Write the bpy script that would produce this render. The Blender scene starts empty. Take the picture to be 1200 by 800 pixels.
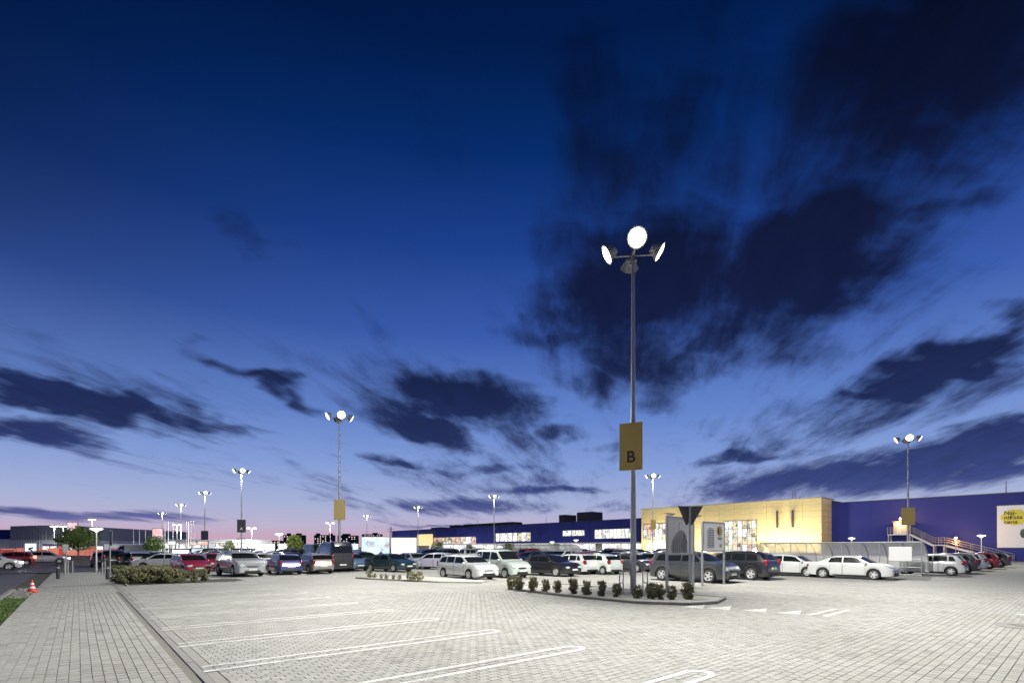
import bpy, math, random
from mathutils import Vector, Matrix
random.seed(7)
sc = bpy.context.scene
C = sc.collection
PI = math.pi

# ------------------------------------------------------------------ camera
EYE, FOC, HOR = 1.95, 590.0, 641.0            # eye height (m), focal length and horizon measured on a 1200 x 800 frame
cam_data = bpy.data.cameras.new('camera')
cam = bpy.data.objects.new('camera', cam_data)
C.objects.link(cam)
cam.location = (0, 0, EYE)
cam.rotation_euler = (PI / 2, 0, 0)
cam_data.sensor_width = 36.0
cam_data.lens = 36.0 * FOC / 1200.0
cam_data.shift_y = (HOR - 400.0) / 1200.0
cam_data.clip_start = 0.1
cam_data.clip_end = 9000
sc.camera = cam

# ------------------------------------------------------------------ exposure
sc.view_settings.view_transform = 'Standard'
sc.view_settings.look = 'None'
sc.view_settings.gamma = 1.0
sc.view_settings.use_curve_mapping = False
sc.view_settings.exposure = 0.0
sc.cycles.use_denoising = True
sc.cycles.sample_clamp_indirect = 4.0
sc.cycles.max_bounces = 6
sc.cycles.diffuse_bounces = 3
sc.cycles.glossy_bounces = 3
sc.cycles.transmission_bounces = 4
sc.cycles.transparent_max_bounces = 12

def lin(r, g, b):
    def f(c):
        c /= 255.0
        return c / 12.92 if c <= 0.04045 else ((c + 0.055) / 1.055) ** 2.4
    return (f(r), f(g), f(b))

# ------------------------------------------------------------------ world: dusk sky with wind-drawn clouds
w = bpy.data.worlds.new('World')
sc.world = w
w.use_nodes = True
wt = w.node_tree
wt.nodes.clear()
class NG:
    """tiny helper to chain shader maths"""
    def __init__(s, tree): s.t = tree
    def n(s, ty, **kw):
        nd = s.t.nodes.new(ty)
        for k, v in kw.items(): setattr(nd, k, v)
        return nd
    def put(s, sock, v):
        if isinstance(v, bpy.types.NodeSocket): s.t.links.new(v, sock)
        else: sock.default_value = v
    def m(s, op, a, b=0.0, c=0.0, clamp=False):
        nd = s.n('ShaderNodeMath', operation=op, use_clamp=clamp)
        s.put(nd.inputs[0], a); s.put(nd.inputs[1], b); s.put(nd.inputs[2], c)
        return nd.outputs[0]
    def ss(s, v, lo, hi, a=0.0, b=1.0):
        nd = s.n('ShaderNodeMapRange', interpolation_type='SMOOTHSTEP')
        s.put(nd.inputs[0], v); s.put(nd.inputs[1], lo); s.put(nd.inputs[2], hi); s.put(nd.inputs[3], a); s.put(nd.inputs[4], b)
        return nd.outputs[0]
    def mix(s, f, a, b, blend='MIX'):
        nd = s.n('ShaderNodeMix', data_type='RGBA', blend_type=blend)
        s.put(nd.inputs[0], f)
        for i, v in ((6, a), (7, b)):
            if isinstance(v, tuple) and len(v) == 3: v = v + (1,)
            s.put(nd.inputs[i], v)
        return nd.outputs[2]
    def ramp(s, fac, stops, interp='LINEAR'):
        nd = s.n('ShaderNodeValToRGB')
        cr = nd.color_ramp
        cr.interpolation = interp
        while len(cr.elements) > 1: cr.elements.remove(cr.elements[-1])
        for i, (p, c) in enumerate(stops):
            e = cr.elements[0] if i == 0 else cr.elements.new(p)
            e.position = p
            e.color = tuple(c) + (1,) if len(c) == 3 else c
        s.put(nd.inputs[0], fac)
        return nd.outputs[0]
    def comb(s, x, y, z):
        nd = s.n('ShaderNodeCombineXYZ')
        s.put(nd.inputs[0], x); s.put(nd.inputs[1], y); s.put(nd.inputs[2], z)
        return nd.outputs[0]
    def noise(s, vec, scale, detail=4.0, rough=0.55, dist=0.0):
        nd = s.n('ShaderNodeTexNoise')
        s.put(nd.inputs['Vector'], vec); nd.inputs['Scale'].default_value = scale
        nd.inputs['Detail'].default_value = detail; nd.inputs['Roughness'].default_value = rough
        nd.inputs['Distortion'].default_value = dist
        return nd.outputs[0]

g = NG(wt)
tc = g.n('ShaderNodeTexCoord')
sep = g.n('ShaderNodeSeparateXYZ')
wt.links.new(tc.outputs['Generated'], sep.inputs[0])
dx, dy, dz = sep.outputs
el = g.m('DIVIDE', g.m('ARCSINE', dz), PI / 2)                       # 0 horizon .. 1 zenith
elc = g.m('MAXIMUM', el, 0.0)
sky_stops = [(0.0, lin(206, 156, 176)), (0.012, lin(200, 168, 190)), (0.026, lin(190, 180, 208)), (0.05, lin(168, 178, 214)), (0.10, lin(132, 158, 216)),
             (0.155, lin(102, 134, 204)), (0.25, lin(58, 92, 172)), (0.34, lin(28, 64, 140)), (0.42, lin(8, 45, 108)), (0.50, lin(2, 27, 74)), (0.62, lin(0, 12, 44)), (1.0, lin(0, 6, 27))]
sky = g.ramp(elc, sky_stops)
# twilight glow: the sky opposite the set sun is deeper
az0 = math.radians(20)
hor_len = g.m('SQRT', g.m('MAXIMUM', g.m('ADD', g.m('MULTIPLY', dx, dx), g.m('MULTIPLY', dy, dy)), 1e-5))
cosaz = g.m('DIVIDE', g.m('ADD', g.m('MULTIPLY', dx, math.sin(az0)), g.m('MULTIPLY', dy, math.cos(az0))), hor_len)
azf = g.ss(cosaz, 0.10, 1.0)
azf = g.m('MULTIPLY_ADD', azf, 0.86, 0.17)
hi = g.ss(el, 0.05, 0.36)
fac = g.m('ADD', g.m('MULTIPLY', azf, hi), g.m('SUBTRACT', 1.0, hi))
sky = g.mix(1.0, sky, g.comb(fac, fac, fac), 'MULTIPLY')
# clouds: a stretched deck seen from below, thicker where banks gather
rot = math.radians(12)
inv = g.m('DIVIDE', 1.0, g.m('ADD', g.m('MAXIMUM', dz, 0.0), 0.10))
cx = g.m('MULTIPLY', g.m('SUBTRACT', g.m('MULTIPLY', dx, math.cos(rot)), g.m('MULTIPLY', dy, math.sin(rot))), inv)
cy = g.m('MULTIPLY', g.m('ADD', g.m('MULTIPLY', dx, math.sin(rot)), g.m('MULTIPLY', dy, math.cos(rot))), inv)
pv = g.comb(g.m('MULTIPLY', cx, 1.0), g.m('MULTIPLY', cy, 0.30), 3.3)
n1 = g.noise(pv, 1.9, 6.0, 0.58, 0.35)
n2 = g.noise(pv, 7.0, 6.0, 0.66, 0.4)
nn = g.m('ADD', g.m('MULTIPLY', n1, 0.64), g.m('MULTIPLY', n2, 0.36))
dyp = g.m('MAXIMUM', dy, 0.05)
ta = g.m('DIVIDE', dx, dyp)
tb = g.m('DIVIDE', dz, dyp)
wv = g.comb(g.m('MULTIPLY', ta, 1.0), g.m('MULTIPLY', tb, 2.2), 0.7)
wn1 = g.noise(wv, 4.5, 3.0, 0.55)
wn2 = g.noise(g.comb(g.m('ADD', ta, 7.7), g.m('MULTIPLY', tb, 2.2), 4.1), 4.5, 3.0, 0.55)
ta = g.m('ADD', ta, g.m('MULTIPLY_ADD', wn1, 0.24, -0.12))
tb = g.m('ADD', tb, g.m('MULTIPLY', g.m('MULTIPLY_ADD', wn2, 0.24, -0.12), g.ss(tb, 0.0, 0.5, 0.12, 1.0)))
banks = [(840, 250, 300, 150, 12, .42), (560, 485, 190, 75, -8, .52), (1080, 450, 180, 90, 12, .38), (160, 470, 240, 65, -10, .50), (660, 410, 130, 60, -30, .55), (690, 455, 70, 28, -25, .8), (560, 560, 180, 42, 0, .46), (800, 335, 185, 105, 4, 1.15), (940, 290, 190, 95, 24, 1.15), (760, 200, 170, 110, 10, .72), (900, 210, 150, 90, 20, .7), (1090, 60, 270, 140, 20, 1.15), (1085, 255, 120, 46, 28, .8), (625, 385, 55, 34, -10, .75),
         (755, 420, 105, 52, -8, .95), (590, 180, 130, 70, -15, .5), (690, 110, 150, 70, 10, .5), (110, 478, 150, 24, -12, 1.0), (30, 505, 95, 17, -6, .95), (20, 440, 70, 16, -10, .65),
         (305, 448, 100, 15, -24, .85), (235, 500, 85, 12, -10, .8), (560, 462, 100, 32, -14, 1.0), (495, 505, 80, 17, -14, .9), (655, 503, 55, 13, -4, .85), (465, 540, 46, 7, -8, .75), (455, 480, 60, 24, -20, .6),
         (1110, 420, 130, 32, 22, .95), (1030, 462, 70, 16, 8, .75), (1040, 556, 200, 26, 6, 1.05), (1160, 525, 110, 30, 16, .95), (930, 572, 150, 12, 6, .8), (870, 535, 60, 7, 4, .6),
         (70, 601, 130, 7, -3, 1.0), (545, 592, 110, 11, 0, .85), (590, 545, 42, 8, 4, .7), (640, 572, 90, 6, 2, .7), (690, 520, 60, 9, 0, .55), (300, 270, 60, 18, -25, .35), (60, 628, 120, 4, 0, .6), (520, 617, 90, 2.5, 0, .6)]
tot = None
for (px, py, hw, hh, an, wt_) in banks:
    a0, b0, ra, rb, an = (px - 600) / FOC, (HOR - py) / FOC, hw / FOC, hh / FOC, math.radians(an)
    u_ = g.m('SUBTRACT', ta, a0); v_ = g.m('SUBTRACT', tb, b0)
    p = g.m('ADD', g.m('MULTIPLY', u_, math.cos(an) / ra), g.m('MULTIPLY', v_, math.sin(an) / ra))
    q = g.m('SUBTRACT', g.m('MULTIPLY', v_, math.cos(an) / rb), g.m('MULTIPLY', u_, math.sin(an) / rb))
    r2 = g.m('ADD', g.m('MULTIPLY', p, p), g.m('MULTIPLY', q, q))
    e = g.m('MULTIPLY', g.m('EXPONENT', g.m('MULTIPLY', r2, -0.75)), wt_)
    tot = e if tot is None else g.m('MAXIMUM', tot, e)
infront = g.ss(dy, 0.05, 0.35)
tot = g.m('ADD', g.m('MULTIPLY', tot, infront), g.m('MULTIPLY', g.m('SUBTRACT', 1.0, infront), 0.45))
dens = g.m('ADD', g.m('MULTIPLY', tot, 0.62), g.m('MULTIPLY_ADD', nn, 1.5, -0.25))
dens = g.ss(dens, 0.62, g.ss(el, 0.1, 0.4, 1.00, 1.12))
dens = g.m('MULTIPLY', dens, g.ss(el, 0.0, 0.012))
cloud = g.ramp(elc, [(0.0, lin(126, 116, 160)), (0.03, lin(84, 92, 150)), (0.07, lin(46, 60, 120)), (0.12, lin(27, 38, 84)), (0.2, lin(18, 25, 60)), (0.32, lin(16, 21, 48)), (0.45, lin(7, 12, 33)), (0.6, lin(2, 5, 18)), (1.0, lin(1, 4, 14))])
vary = g.m('MULTIPLY_ADD', n2, 1.1, 0.45)
cloud = g.mix(1.0, cloud, g.comb(vary, vary, vary), 'MULTIPLY')
sky = g.mix(g.m('MULTIPLY', dens, 0.95), sky, cloud)
below = g.ss(el, -0.01, 0.0)
sky = g.mix(below, lin(40, 38, 44), sky)
bg = g.n('ShaderNodeBackground')
wt.links.new(sky, bg.inputs[0])
bg.inputs[1].default_value = 1.0
wo = g.n('ShaderNodeOutputWorld')
wt.links.new(bg.outputs[0], wo.inputs[0])

# ------------------------------------------------------------------ lamp strengths (the lamps themselves are built with their masts)
MAST_W = 29500.0
MAST_COL = (1.0, 0.98, 0.92)

# ------------------------------------------------------------------ geometry helpers
TH = math.radians(40.8)
U = Vector((-math.sin(TH), math.cos(TH), 0))     # along the walkway, away from the camera
N = Vector((math.cos(TH), math.sin(TH), 0))      # across, towards the store
HEAD_U = math.atan2(U.y, U.x)
def SN(s, n, z=0.0): return U * s + N * n + Vector((0, 0, z))
def G(px, py, z=0.0):
    d = EYE * FOC / (py - HOR)
    return Vector(((px - 600) / FOC * d, d, z))
def AT(px, d, z=0.0): return Vector(((px - 600) / FOC * d, d, z))
def FZ(py, d): return EYE + (HOR - py) * d / FOC
def FS(px, n):
    """s on the line n = const that is seen in picture column px"""
    r = (px - 600) / FOC
    return n * (N.x - r * N.y) / (r * U.y - U.x)
def FD(s, n): return (U * s + N * n).y

class MB:
    def __init__(s): s.v = []; s.f = []; s.mi = []
    def add(s, vs, fs, mi=0):
        o = len(s.v)
        s.v += [tuple(v) for v in vs]
        s.f += [tuple(i + o for i in f) for f in fs]
        s.mi += [mi] * len(fs)
        return s
    def box(s, lo, hi, mi=0, M=None):
        x0, y0, z0 = lo; x1, y1, z1 = hi
        vs = [Vector(p) for p in ((x0, y0, z0), (x1, y0, z0), (x1, y1, z0), (x0, y1, z0), (x0, y0, z1), (x1, y0, z1), (x1, y1, z1), (x0, y1, z1))]
        if M is not None: vs = [M @ v for v in vs]
        return s.add(vs, [(0, 3, 2, 1), (4, 5, 6, 7), (0, 1, 5, 4), (1, 2, 6, 5), (2, 3, 7, 6), (3, 0, 4, 7)], mi)
    def bevbox(s, lo, hi, b=0.02, mi=0, M=None):
        """box with its four vertical-axis (z) top edges chamfered"""
        x0, y0, z0 = lo; x1, y1, z1 = hi
        vs = [Vector(p) for p in ((x0, y0, z0), (x1, y0, z0), (x1, y1, z0), (x0, y1, z0), (x0, y0, z1 - b), (x1, y0, z1 - b), (x1, y1, z1 - b), (x0, y1, z1 - b),
                                  (x0 + b, y0 + b, z1), (x1 - b, y0 + b, z1), (x1 - b, y1 - b, z1), (x0 + b, y1 - b, z1))]
        if M is not None: vs = [M @ v for v in vs]
        return s.add(vs, [(0, 3, 2, 1), (0, 1, 5, 4), (1, 2, 6, 5), (2, 3, 7, 6), (3, 0, 4, 7), (4, 5, 9, 8), (5, 6, 10, 9), (6, 7, 11, 10), (7, 4, 8, 11), (8, 9, 10, 11)], mi)
    def tube(s, a, b, r0, r1=None, seg=10, mi=0, caps=True):
        a = Vector(a); b = Vector(b); r1 = r0 if r1 is None else r1
        d = (b - a).normalized()
        t = Vector((0, 0, 1)) if abs(d.z) < 0.9 else Vector((1, 0, 0))
        e1 = d.cross(t).normalized(); e2 = d.cross(e1)
        vs = []
        for p, r in ((a, r0), (b, r1)):
            for k in range(seg):
                an = 2 * PI * k / seg
                vs.append(p + e1 * (r * math.cos(an)) + e2 * (r * math.sin(an)))
        fs = [(k, (k + 1) % seg, seg + (k + 1) % seg, seg + k) for k in range(seg)]
        if caps: fs += [tuple(reversed(range(seg))), tuple(range(seg, 2 * seg))]
        return s.add(vs, fs, mi)
    def lathe(s, prof, seg=16, mi=0, M=None):
        """prof: (radius, height) pairs, revolved round z"""
        vs = []; fs = []
        for (r, z) in prof:
            for k in range(seg):
                an = 2 * PI * k / seg
                vs.append(Vector((r * math.cos(an), r * math.sin(an), z)))
        for i in range(len(prof) - 1):
            for k in range(seg):
                k2 = (k + 1) % seg
                fs.append((i * seg + k, i * seg + k2, (i + 1) * seg + k2, (i + 1) * seg + k))
        if M is not None: vs = [M @ v for v in vs]
        return s.add(vs, fs, mi)
    def prism(s, pts, z0, z1, mi=0, M=None):
        n = len(pts)
        vs = [Vector((p[0], p[1], z0)) for p in pts] + [Vector((p[0], p[1], z1)) for p in pts]
        if M is not None: vs = [M @ v for v in vs]
        fs = [tuple(reversed(range(n))), tuple(range(n, 2 * n))] + [(k, (k + 1) % n, n + (k + 1) % n, n + k) for k in range(n)]
        return s.add(vs, fs, mi)
    def mesh(s, name, mats, smooth=None):
        me = bpy.data.meshes.new(name)
        me.from_pydata(s.v, [], s.f)
        if not isinstance(mats, (list, tuple)): mats = [mats]
        for m in mats: me.materials.append(m)
        if len(mats) > 1: me.polygons.foreach_set('material_index', s.mi)
        if smooth is not None:
            me.polygons.foreach_set('use_smooth', [True] * len(me.polygons))
            me.set_sharp_from_angle(angle=math.radians(smooth))
        me.update()
        return me
    def build(s, name, mats, parent=None, smooth=None):
        return obj(name, s.mesh(name, mats, smooth), parent)
def obj(name, me, parent=None, loc=None):
    o = bpy.data.objects.new(name, me)
    C.objects.link(o)
    if parent is not None: o.parent = parent
    if loc is not None: o.location = loc
    return o
def tag(o, label, cat, group=None):
    o['label'] = label; o['category'] = cat
    if group: o['group'] = group
    return o
def thing(name, label, cat, loc=(0, 0, 0), rz=0.0, group=None):
    o = bpy.data.objects.new(name, None)
    C.objects.link(o)
    o.empty_display_size = 0.2
    o.location = loc; o.rotation_euler = (0, 0, rz)
    return tag(o, label, cat, group)
def structure(o): o['kind'] = 'structure'; return o
def stuff(o): o['kind'] = 'stuff'; return o
def copy_tree(o, parent=None):
    c = o.copy()
    C.objects.link(c)
    c.parent = parent
    for ch in o.children: copy_tree(ch, c)
    return c
def clip(poly, a, b, c):
    """keep the side a*x + b*y >= c of a polygon"""
    out = []
    for i in range(len(poly)):
        p, q = poly[i], poly[(i + 1) % len(poly)]
        fp, fq = a * p[0] + b * p[1] - c, a * q[0] + b * q[1] - c
        if fp >= 0: out.append(p)
        if (fp >= 0) != (fq >= 0):
            t = fp / (fp - fq)
            out.append((p[0] + (q[0] - p[0]) * t, p[1] + (q[1] - p[1]) * t))
    return out
def sheet(mb, poly, z):
    if len(poly) >= 3: mb.add([(p[0], p[1], z) for p in poly], [tuple(range(len(poly)))])
def snpoly(l): return [(SN(s, n).x, SN(s, n).y) for s, n in l]

# ------------------------------------------------------------------ materials
def new_mat(name):
    m = bpy.data.materials.new(name)
    m.use_nodes = True
    t = m.node_tree
    return m, NG(t), t.nodes['Principled BSDF']
def plain(name, col, rough=0.6, metal=0.0, var=0.12, scale=6.0, bump=0.0, coat=0.0, spec=0.5):
    m, q, b = new_mat(name)
    tcn = q.n('ShaderNodeTexCoord')
    nz = q.noise(tcn.outputs['Object'], scale, 4.0, 0.6)
    f = q.m('MULTIPLY_ADD', nz, 2 * var, 1.0 - var)
    c = q.mix(1.0, tuple(col), q.comb(f, f, f), 'MULTIPLY')
    q.put(b.inputs['Base Color'], c)
    rr = q.m('MULTIPLY_ADD', nz, 0.2, rough - 0.1, clamp=True)
    q.put(b.inputs['Roughness'], rr)
    b.inputs['Metallic'].default_value = metal
    b.inputs['Coat Weight'].default_value = coat
    b.inputs['Specular IOR Level'].default_value = spec
    if bump:
        bn = q.n('ShaderNodeBump')
        bn.inputs['Strength'].default_value = bump
        bn.inputs['Distance'].default_value = 0.02
        q.put(bn.inputs['Height'], nz)
        q.put(b.inputs['Normal'], bn.outputs[0])
    return m
def emit(name, col, strength, sample=False, base=(0.6, 0.6, 0.6)):
    m, q, b = new_mat(name)
    b.inputs['Base Color'].default_value = tuple(base) + (1,)
    b.inputs['Emission Color'].default_value = tuple(col) + (1,)
    b.inputs['Emission Strength'].default_value = strength
    b.inputs['Roughness'].default_value = 0.4
    if not sample: m.cycles.emission_sampling = 'NONE'
    return m
def lit_glass(name, c1, c2, strength, scale=1.2, dark=0.3):
    """a lit window: the bright, broken-up interior behind it"""
    m, q, b = new_mat(name)
    tcn = q.n('ShaderNodeTexCoord')
    v = q.n('ShaderNodeTexVoronoi', distance='MANHATTAN')
    q.put(v.inputs['Vector'], tcn.outputs['Object'])
    v.inputs['Scale'].default_value = scale
    sp = q.n('ShaderNodeSeparateColor')
    q.put(sp.inputs[0], v.outputs['Color'])
    nz = q.noise(tcn.outputs['Object'], scale * 2.3, 3.0, 0.6)
    c = q.mix(sp.outputs[0], c1 + (1,), c2 + (1,))
    f = q.ss(q.m('ADD', q.m('MULTIPLY', sp.outputs[1], 0.5), q.m('MULTIPLY', nz, 0.8)), 0.35, 0.75, dark, 1.0)
    q.put(b.inputs['Emission Color'], c)
    q.put(b.inputs['Emission Strength'], q.m('MULTIPLY', f, strength))
    b.inputs['Base Color'].default_value = (0.05, 0.05, 0.05, 1)
    b.inputs['Roughness'].default_value = 0.1
    m.cycles.emission_sampling = 'NONE'
    return m

def paver_mat(name, attr=False, along_u=False):
    m, q, b = new_mat(name)
    geo = q.n('ShaderNodeNewGeometry')
    big = q.noise(geo.outputs['Position'], 0.35, 4.0, 0.6)
    mid = q.noise(geo.outputs['Position'], 3.0, 4.0, 0.65)
    fine = q.noise(geo.outputs['Position'], 60.0, 3.0, 0.7)
    stain = q.ss(q.noise(geo.outputs['Position'], 1.1, 5.0, 0.7, 0.6), 0.60, 0.78)
    col = q.mix(q.ss(big, 0.35, 0.65), (0.368, 0.362, 0.325), (0.405, 0.402, 0.370))
    f = q.m('ADD', q.m('MULTIPLY', mid, 0.30), q.m('MULTIPLY', fine, 0.30))
    f = q.m('ADD', f, 0.70)
    if attr:
        at = q.n('ShaderNodeAttribute', attribute_name='tone')
        f = q.m('MULTIPLY', f, at.outputs['Fac'])
        h = fine
    else:
        mp = q.n('ShaderNodeMapping')
        mp.inputs['Rotation'].default_value = (0, 0, -TH if not along_u else -TH - PI / 2)
        q.put(mp.inputs['Vector'], geo.outputs['Position'])
        br = q.n('ShaderNodeTexBrick')
        q.put(br.inputs['Vector'], mp.outputs[0])
        br.inputs['Color1'].default_value = (0.90, 0.90, 0.90, 1); br.inputs['Color2'].default_value = (1.06, 1.06, 1.06, 1); br.inputs['Mortar'].default_value = (0.45, 0.45, 0.44, 1)
        br.inputs['Scale'].default_value = 1.0
        br.inputs['Mortar Size'].default_value = 0.006
        br.inputs['Mortar Smooth'].default_value = 0.3
        br.inputs['Brick Width'].default_value = 0.20; br.inputs['Row Height'].default_value = 0.135
        sp = q.n('ShaderNodeSeparateColor')
        q.put(sp.inputs[0], br.outputs['Color'])
        f = q.m('MULTIPLY', f, sp.outputs[0])
        h = fine
    c = q.mix(1.0, col, q.comb(f, f, f), 'MULTIPLY')
    c = q.mix(q.m('MULTIPLY', stain, 0.42), c, (0.15, 0.14, 0.115))
    oil = q.ss(q.noise(geo.outputs['Position'], 0.9, 2.0, 0.5, 0.2), 0.66, 0.74)
    oil2 = q.ss(q.noise(geo.outputs['Position'], 7.0, 3.0, 0.6), 0.45, 0.65)
    c = q.mix(q.m('MULTIPLY', q.m('MULTIPLY', oil, oil2), 0.45), c, (0.13, 0.125, 0.11))
    q.put(b.inputs['Base Color'], c)
    b.inputs['Roughness'].default_value = 0.72
    b.inputs['Specular IOR Level'].default_value = 0.35
    bn = q.n('ShaderNodeBump')
    bn.inputs['Strength'].default_value = 0.25
    bn.inputs['Distance'].default_value = 0.004
    q.put(bn.inputs['Height'], h)
    q.put(b.inputs['Normal'], bn.outputs[0])
    return m

M_PAVER = paver_mat('concrete_paver', attr=True)
M_LOT = paver_mat('paved_lot')
M_WALK = paver_mat('paved_walk', along_u=True)
M_JOINT = plain('joint_sand', (0.20, 0.195, 0.165), 0.9, var=0.3, scale=20)
M_KERB = plain('kerb_concrete', (0.27, 0.265, 0.25), 0.8, var=0.2, scale=9, bump=0.2)
M_KERBD = plain('kerb_weathered', (0.31, 0.305, 0.275), 0.85, var=0.3, scale=7, bump=0.3)
M_ASPH = plain('asphalt', (0.115, 0.105, 0.096), 0.55, var=0.35, scale=2.5, bump=0.3)
M_EARTH = plain('earth', (0.07, 0.065, 0.05), 0.95, var=0.3, scale=0.2)
M_GRAVEL = plain('gravel_bed', (0.50, 0.485, 0.44), 0.9, var=0.45, scale=26, bump=0.9)
M_STONE = plain('loose_stone', (0.26, 0.25, 0.23), 0.85, var=0.35, scale=9)
M_GRASS = plain('grass_blade', (0.10, 0.16, 0.035), 0.7, var=0.3, scale=3)
M_STEEL = plain('galvanised_steel', (0.42, 0.43, 0.43), 0.45, 0.7, var=0.15, scale=5)
M_STEELM = plain('matt_grey_steel', (0.36, 0.37, 0.36), 0.55, 0.2, var=0.15, scale=5)
M_DARKST = plain('dark_steel', (0.05, 0.052, 0.056), 0.5, 0.4)
M_BLACK = plain('black_plastic', (0.015, 0.015, 0.016), 0.5)
M_RUBBER = plain('rubber', (0.018, 0.018, 0.019), 0.85)
M_WHITE = plain('white_enamel', (0.78, 0.78, 0.77), 0.4, var=0.05)
M_PLATE = plain('number_plate', (0.72, 0.72, 0.68), 0.4, var=0.08)
M_CHROME = plain('chrome', (0.7, 0.7, 0.7), 0.2, 0.9, var=0.05)
M_RIM = plain('alloy_rim', (0.62, 0.62, 0.62), 0.35, 0.5, var=0.08)
M_GLASS = plain('tinted_glass', (0.008, 0.010, 0.012), 0.11, var=0.4, scale=2.0, spec=0.45)
M_LENS = plain('headlamp_lens', (0.55, 0.58, 0.60), 0.15, 0.1, var=0.25, scale=18, spec=0.9)
M_TAIL = plain('tail_lamp_lens', (0.20, 0.008, 0.010), 0.2, var=0.25, scale=18, spec=0.8)
M_YELLOW = plain('yellow_sign_enamel', (0.42, 0.31, 0.085), 0.45, var=0.06)
M_NAVY = plain('navy_sign_enamel', (0.02, 0.024, 0.05), 0.45, var=0.06)
M_INK = plain('sign_ink', (0.035, 0.03, 0.025), 0.6, var=0.05)
M_FLOOD = emit('floodlight_lens', (1.0, 0.97, 0.90), 9.0)
M_LAMPGL = emit('lamp_glass', (1.0, 0.98, 0.94), 4.0)
M_ORANGE = emit('orange_lamp_glass', (1.0, 0.40, 0.10), 6.0)
M_BLUE = plain('blue_cladding', (0.028, 0.038, 0.235), 0.6, 0.0, var=0.15, scale=0.5, spec=.2)
M_YELCL = plain('yellow_cladding', (0.66, 0.56, 0.30), 0.5, var=0.16, scale=.7)
M_ROOFD = plain('roof_plant', (0.06, 0.06, 0.075), 0.7, var=0.2)
M_TRUNK = plain('bark', (0.09, 0.07, 0.05), 0.9, var=0.3, scale=12, bump=0.5)

def paint_line_mat():
    m, q, b = new_mat('worn_road_paint')
    geo = q.n('ShaderNodeNewGeometry')
    wear = q.noise(geo.outputs['Position'], 26.0, 5.0, 0.7)
    wear2 = q.noise(geo.outputs['Position'], 2.0, 3.0, 0.6)
    a = q.ss(q.m('ADD', q.m('MULTIPLY', wear, 0.7), q.m('MULTIPLY', wear2, 0.3)), 0.39, 0.55)
    q.put(b.inputs['Base Color'], q.mix(a, (0.40, 0.395, 0.365), (0.76, 0.76, 0.73)))
    b.inputs['Roughness'].default_value = 0.6
    return m
M_LINE = paint_line_mat()
def leaf_mat(name, c1, c2):
    m, q, b = new_mat(name)
    geo = q.n('ShaderNodeNewGeometry')
    nz = q.noise(geo.outputs['Position'], 5.0, 3.0, 0.6)
    q.put(b.inputs['Base Color'], q.mix(q.m('MULTIPLY_ADD', geo.outputs['Random Per Island'], 0.6, q.m('MULTIPLY', nz, 0.4)), c1 + (1,), c2 + (1,)))
    b.inputs['Roughness'].default_value = 0.55
    b.inputs['Subsurface Weight'].default_value = 0.0
    return m
M_LEAF = leaf_mat('tree_leaf', (0.07, 0.13, 0.02), (0.18, 0.27, 0.055))
M_LEAFB = leaf_mat('shrub_leaf', (0.110, 0.118, 0.048), (0.270, 0.265, 0.140))
M_LEAFY = leaf_mat('young_leaf', (0.10, 0.15, 0.02), (0.20, 0.26, 0.04))
def car_paint(name, col, metal=0.0):
    m, q, b = new_mat('paint_' + name)
    tcn = q.n('ShaderNodeTexCoord')
    nz = q.noise(tcn.outputs['Object'], 2.5, 4.0, 0.6)
    f = q.m('MULTIPLY_ADD', nz, 0.16, 0.92)
    q.put(b.inputs['Base Color'], q.mix(1.0, tuple(col), q.comb(f, f, f), 'MULTIPLY'))
    b.inputs['Metallic'].default_value = metal
    b.inputs['Roughness'].default_value = 0.34
    b.inputs['Coat Weight'].default_value = 1.0
    b.inputs['Coat Roughness'].default_value = 0.06
    return m
PAINT = {k: car_paint(k, c, me) for k, (c, me) in dict(
    white=((0.52, 0.53, 0.52), 0), silver=((0.42, 0.43, 0.44), .35), grey=((0.050, 0.055, 0.058), .3), dark=((0.035, 0.04, 0.045), .2), black=((0.012, 0.012, 0.016), 0), navy=((0.012, 0.018, 0.06), .1),
    blue=((0.045, 0.055, 0.20), .2), skyblue=((0.10, 0.18, 0.30), .2), red=((0.22, 0.008, 0.018), 0), crimson=((0.28, 0.012, 0.04), .1), bronze=((0.30, 0.26, 0.24), .4), pale=((0.55, 0.60, 0.55), .1), green=((0.46, 0.52, 0.46), .1), teal=((0.02, 0.05, 0.06), .2), lilac=((0.48, 0.47, 0.58), .1)).items()}

# ------------------------------------------------------------------ ground
NEAR_Y = 22.0
def near_lim(y): return 1.06 * y + 3.0
trap = [(-near_lim(5), 5), (near_lim(5), 5), (near_lim(NEAR_Y), NEAR_Y), (-near_lim(NEAR_Y), NEAR_Y)]
W0, W1 = -1.45, 1.50            # walkway edges (n)
K1 = 1.66                       # far edge of the flush kerb between walkway and lot
def outside_trap(poly):
    """pieces of a convex polygon that lie outside the near trapezoid"""
    res = []; rest = poly
    k = 1.06
    for (a, b, c) in ((0, 1, NEAR_Y), (0, -1, -5), (1, -k, 3.0), (-1, -k, 3.0)):
        p = clip(rest, a, b, c)
        if len(p) > 2: res.append(p)
        rest = clip(rest, -a, -b, -c)
        if len(rest) < 3: break
    return res
mb = MB(); sheet(mb, [(-4000, -1500), (4000, -1500), (4000, 6000), (-4000, 6000)], -0.05)
structure(mb.build('ground', M_EARTH))
mb = MB(); sheet(mb, clip(clip([(-near_lim(5) - 1, 4), (near_lim(5) + 1, 4), (near_lim(22) + 1, 22.3), (-near_lim(22) - 1, 22.3)], N.x, N.y, W0), 0, 1, 4), 0.0)
structure(mb.build('paving_bed', M_JOINT))
lot = MB()
lotpoly = snpoly([(-70, K1), (330, K1), (330, 140), (-70, 140)])
for p in outside_trap(lotpoly): sheet(lot, p, 0.012)
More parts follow.
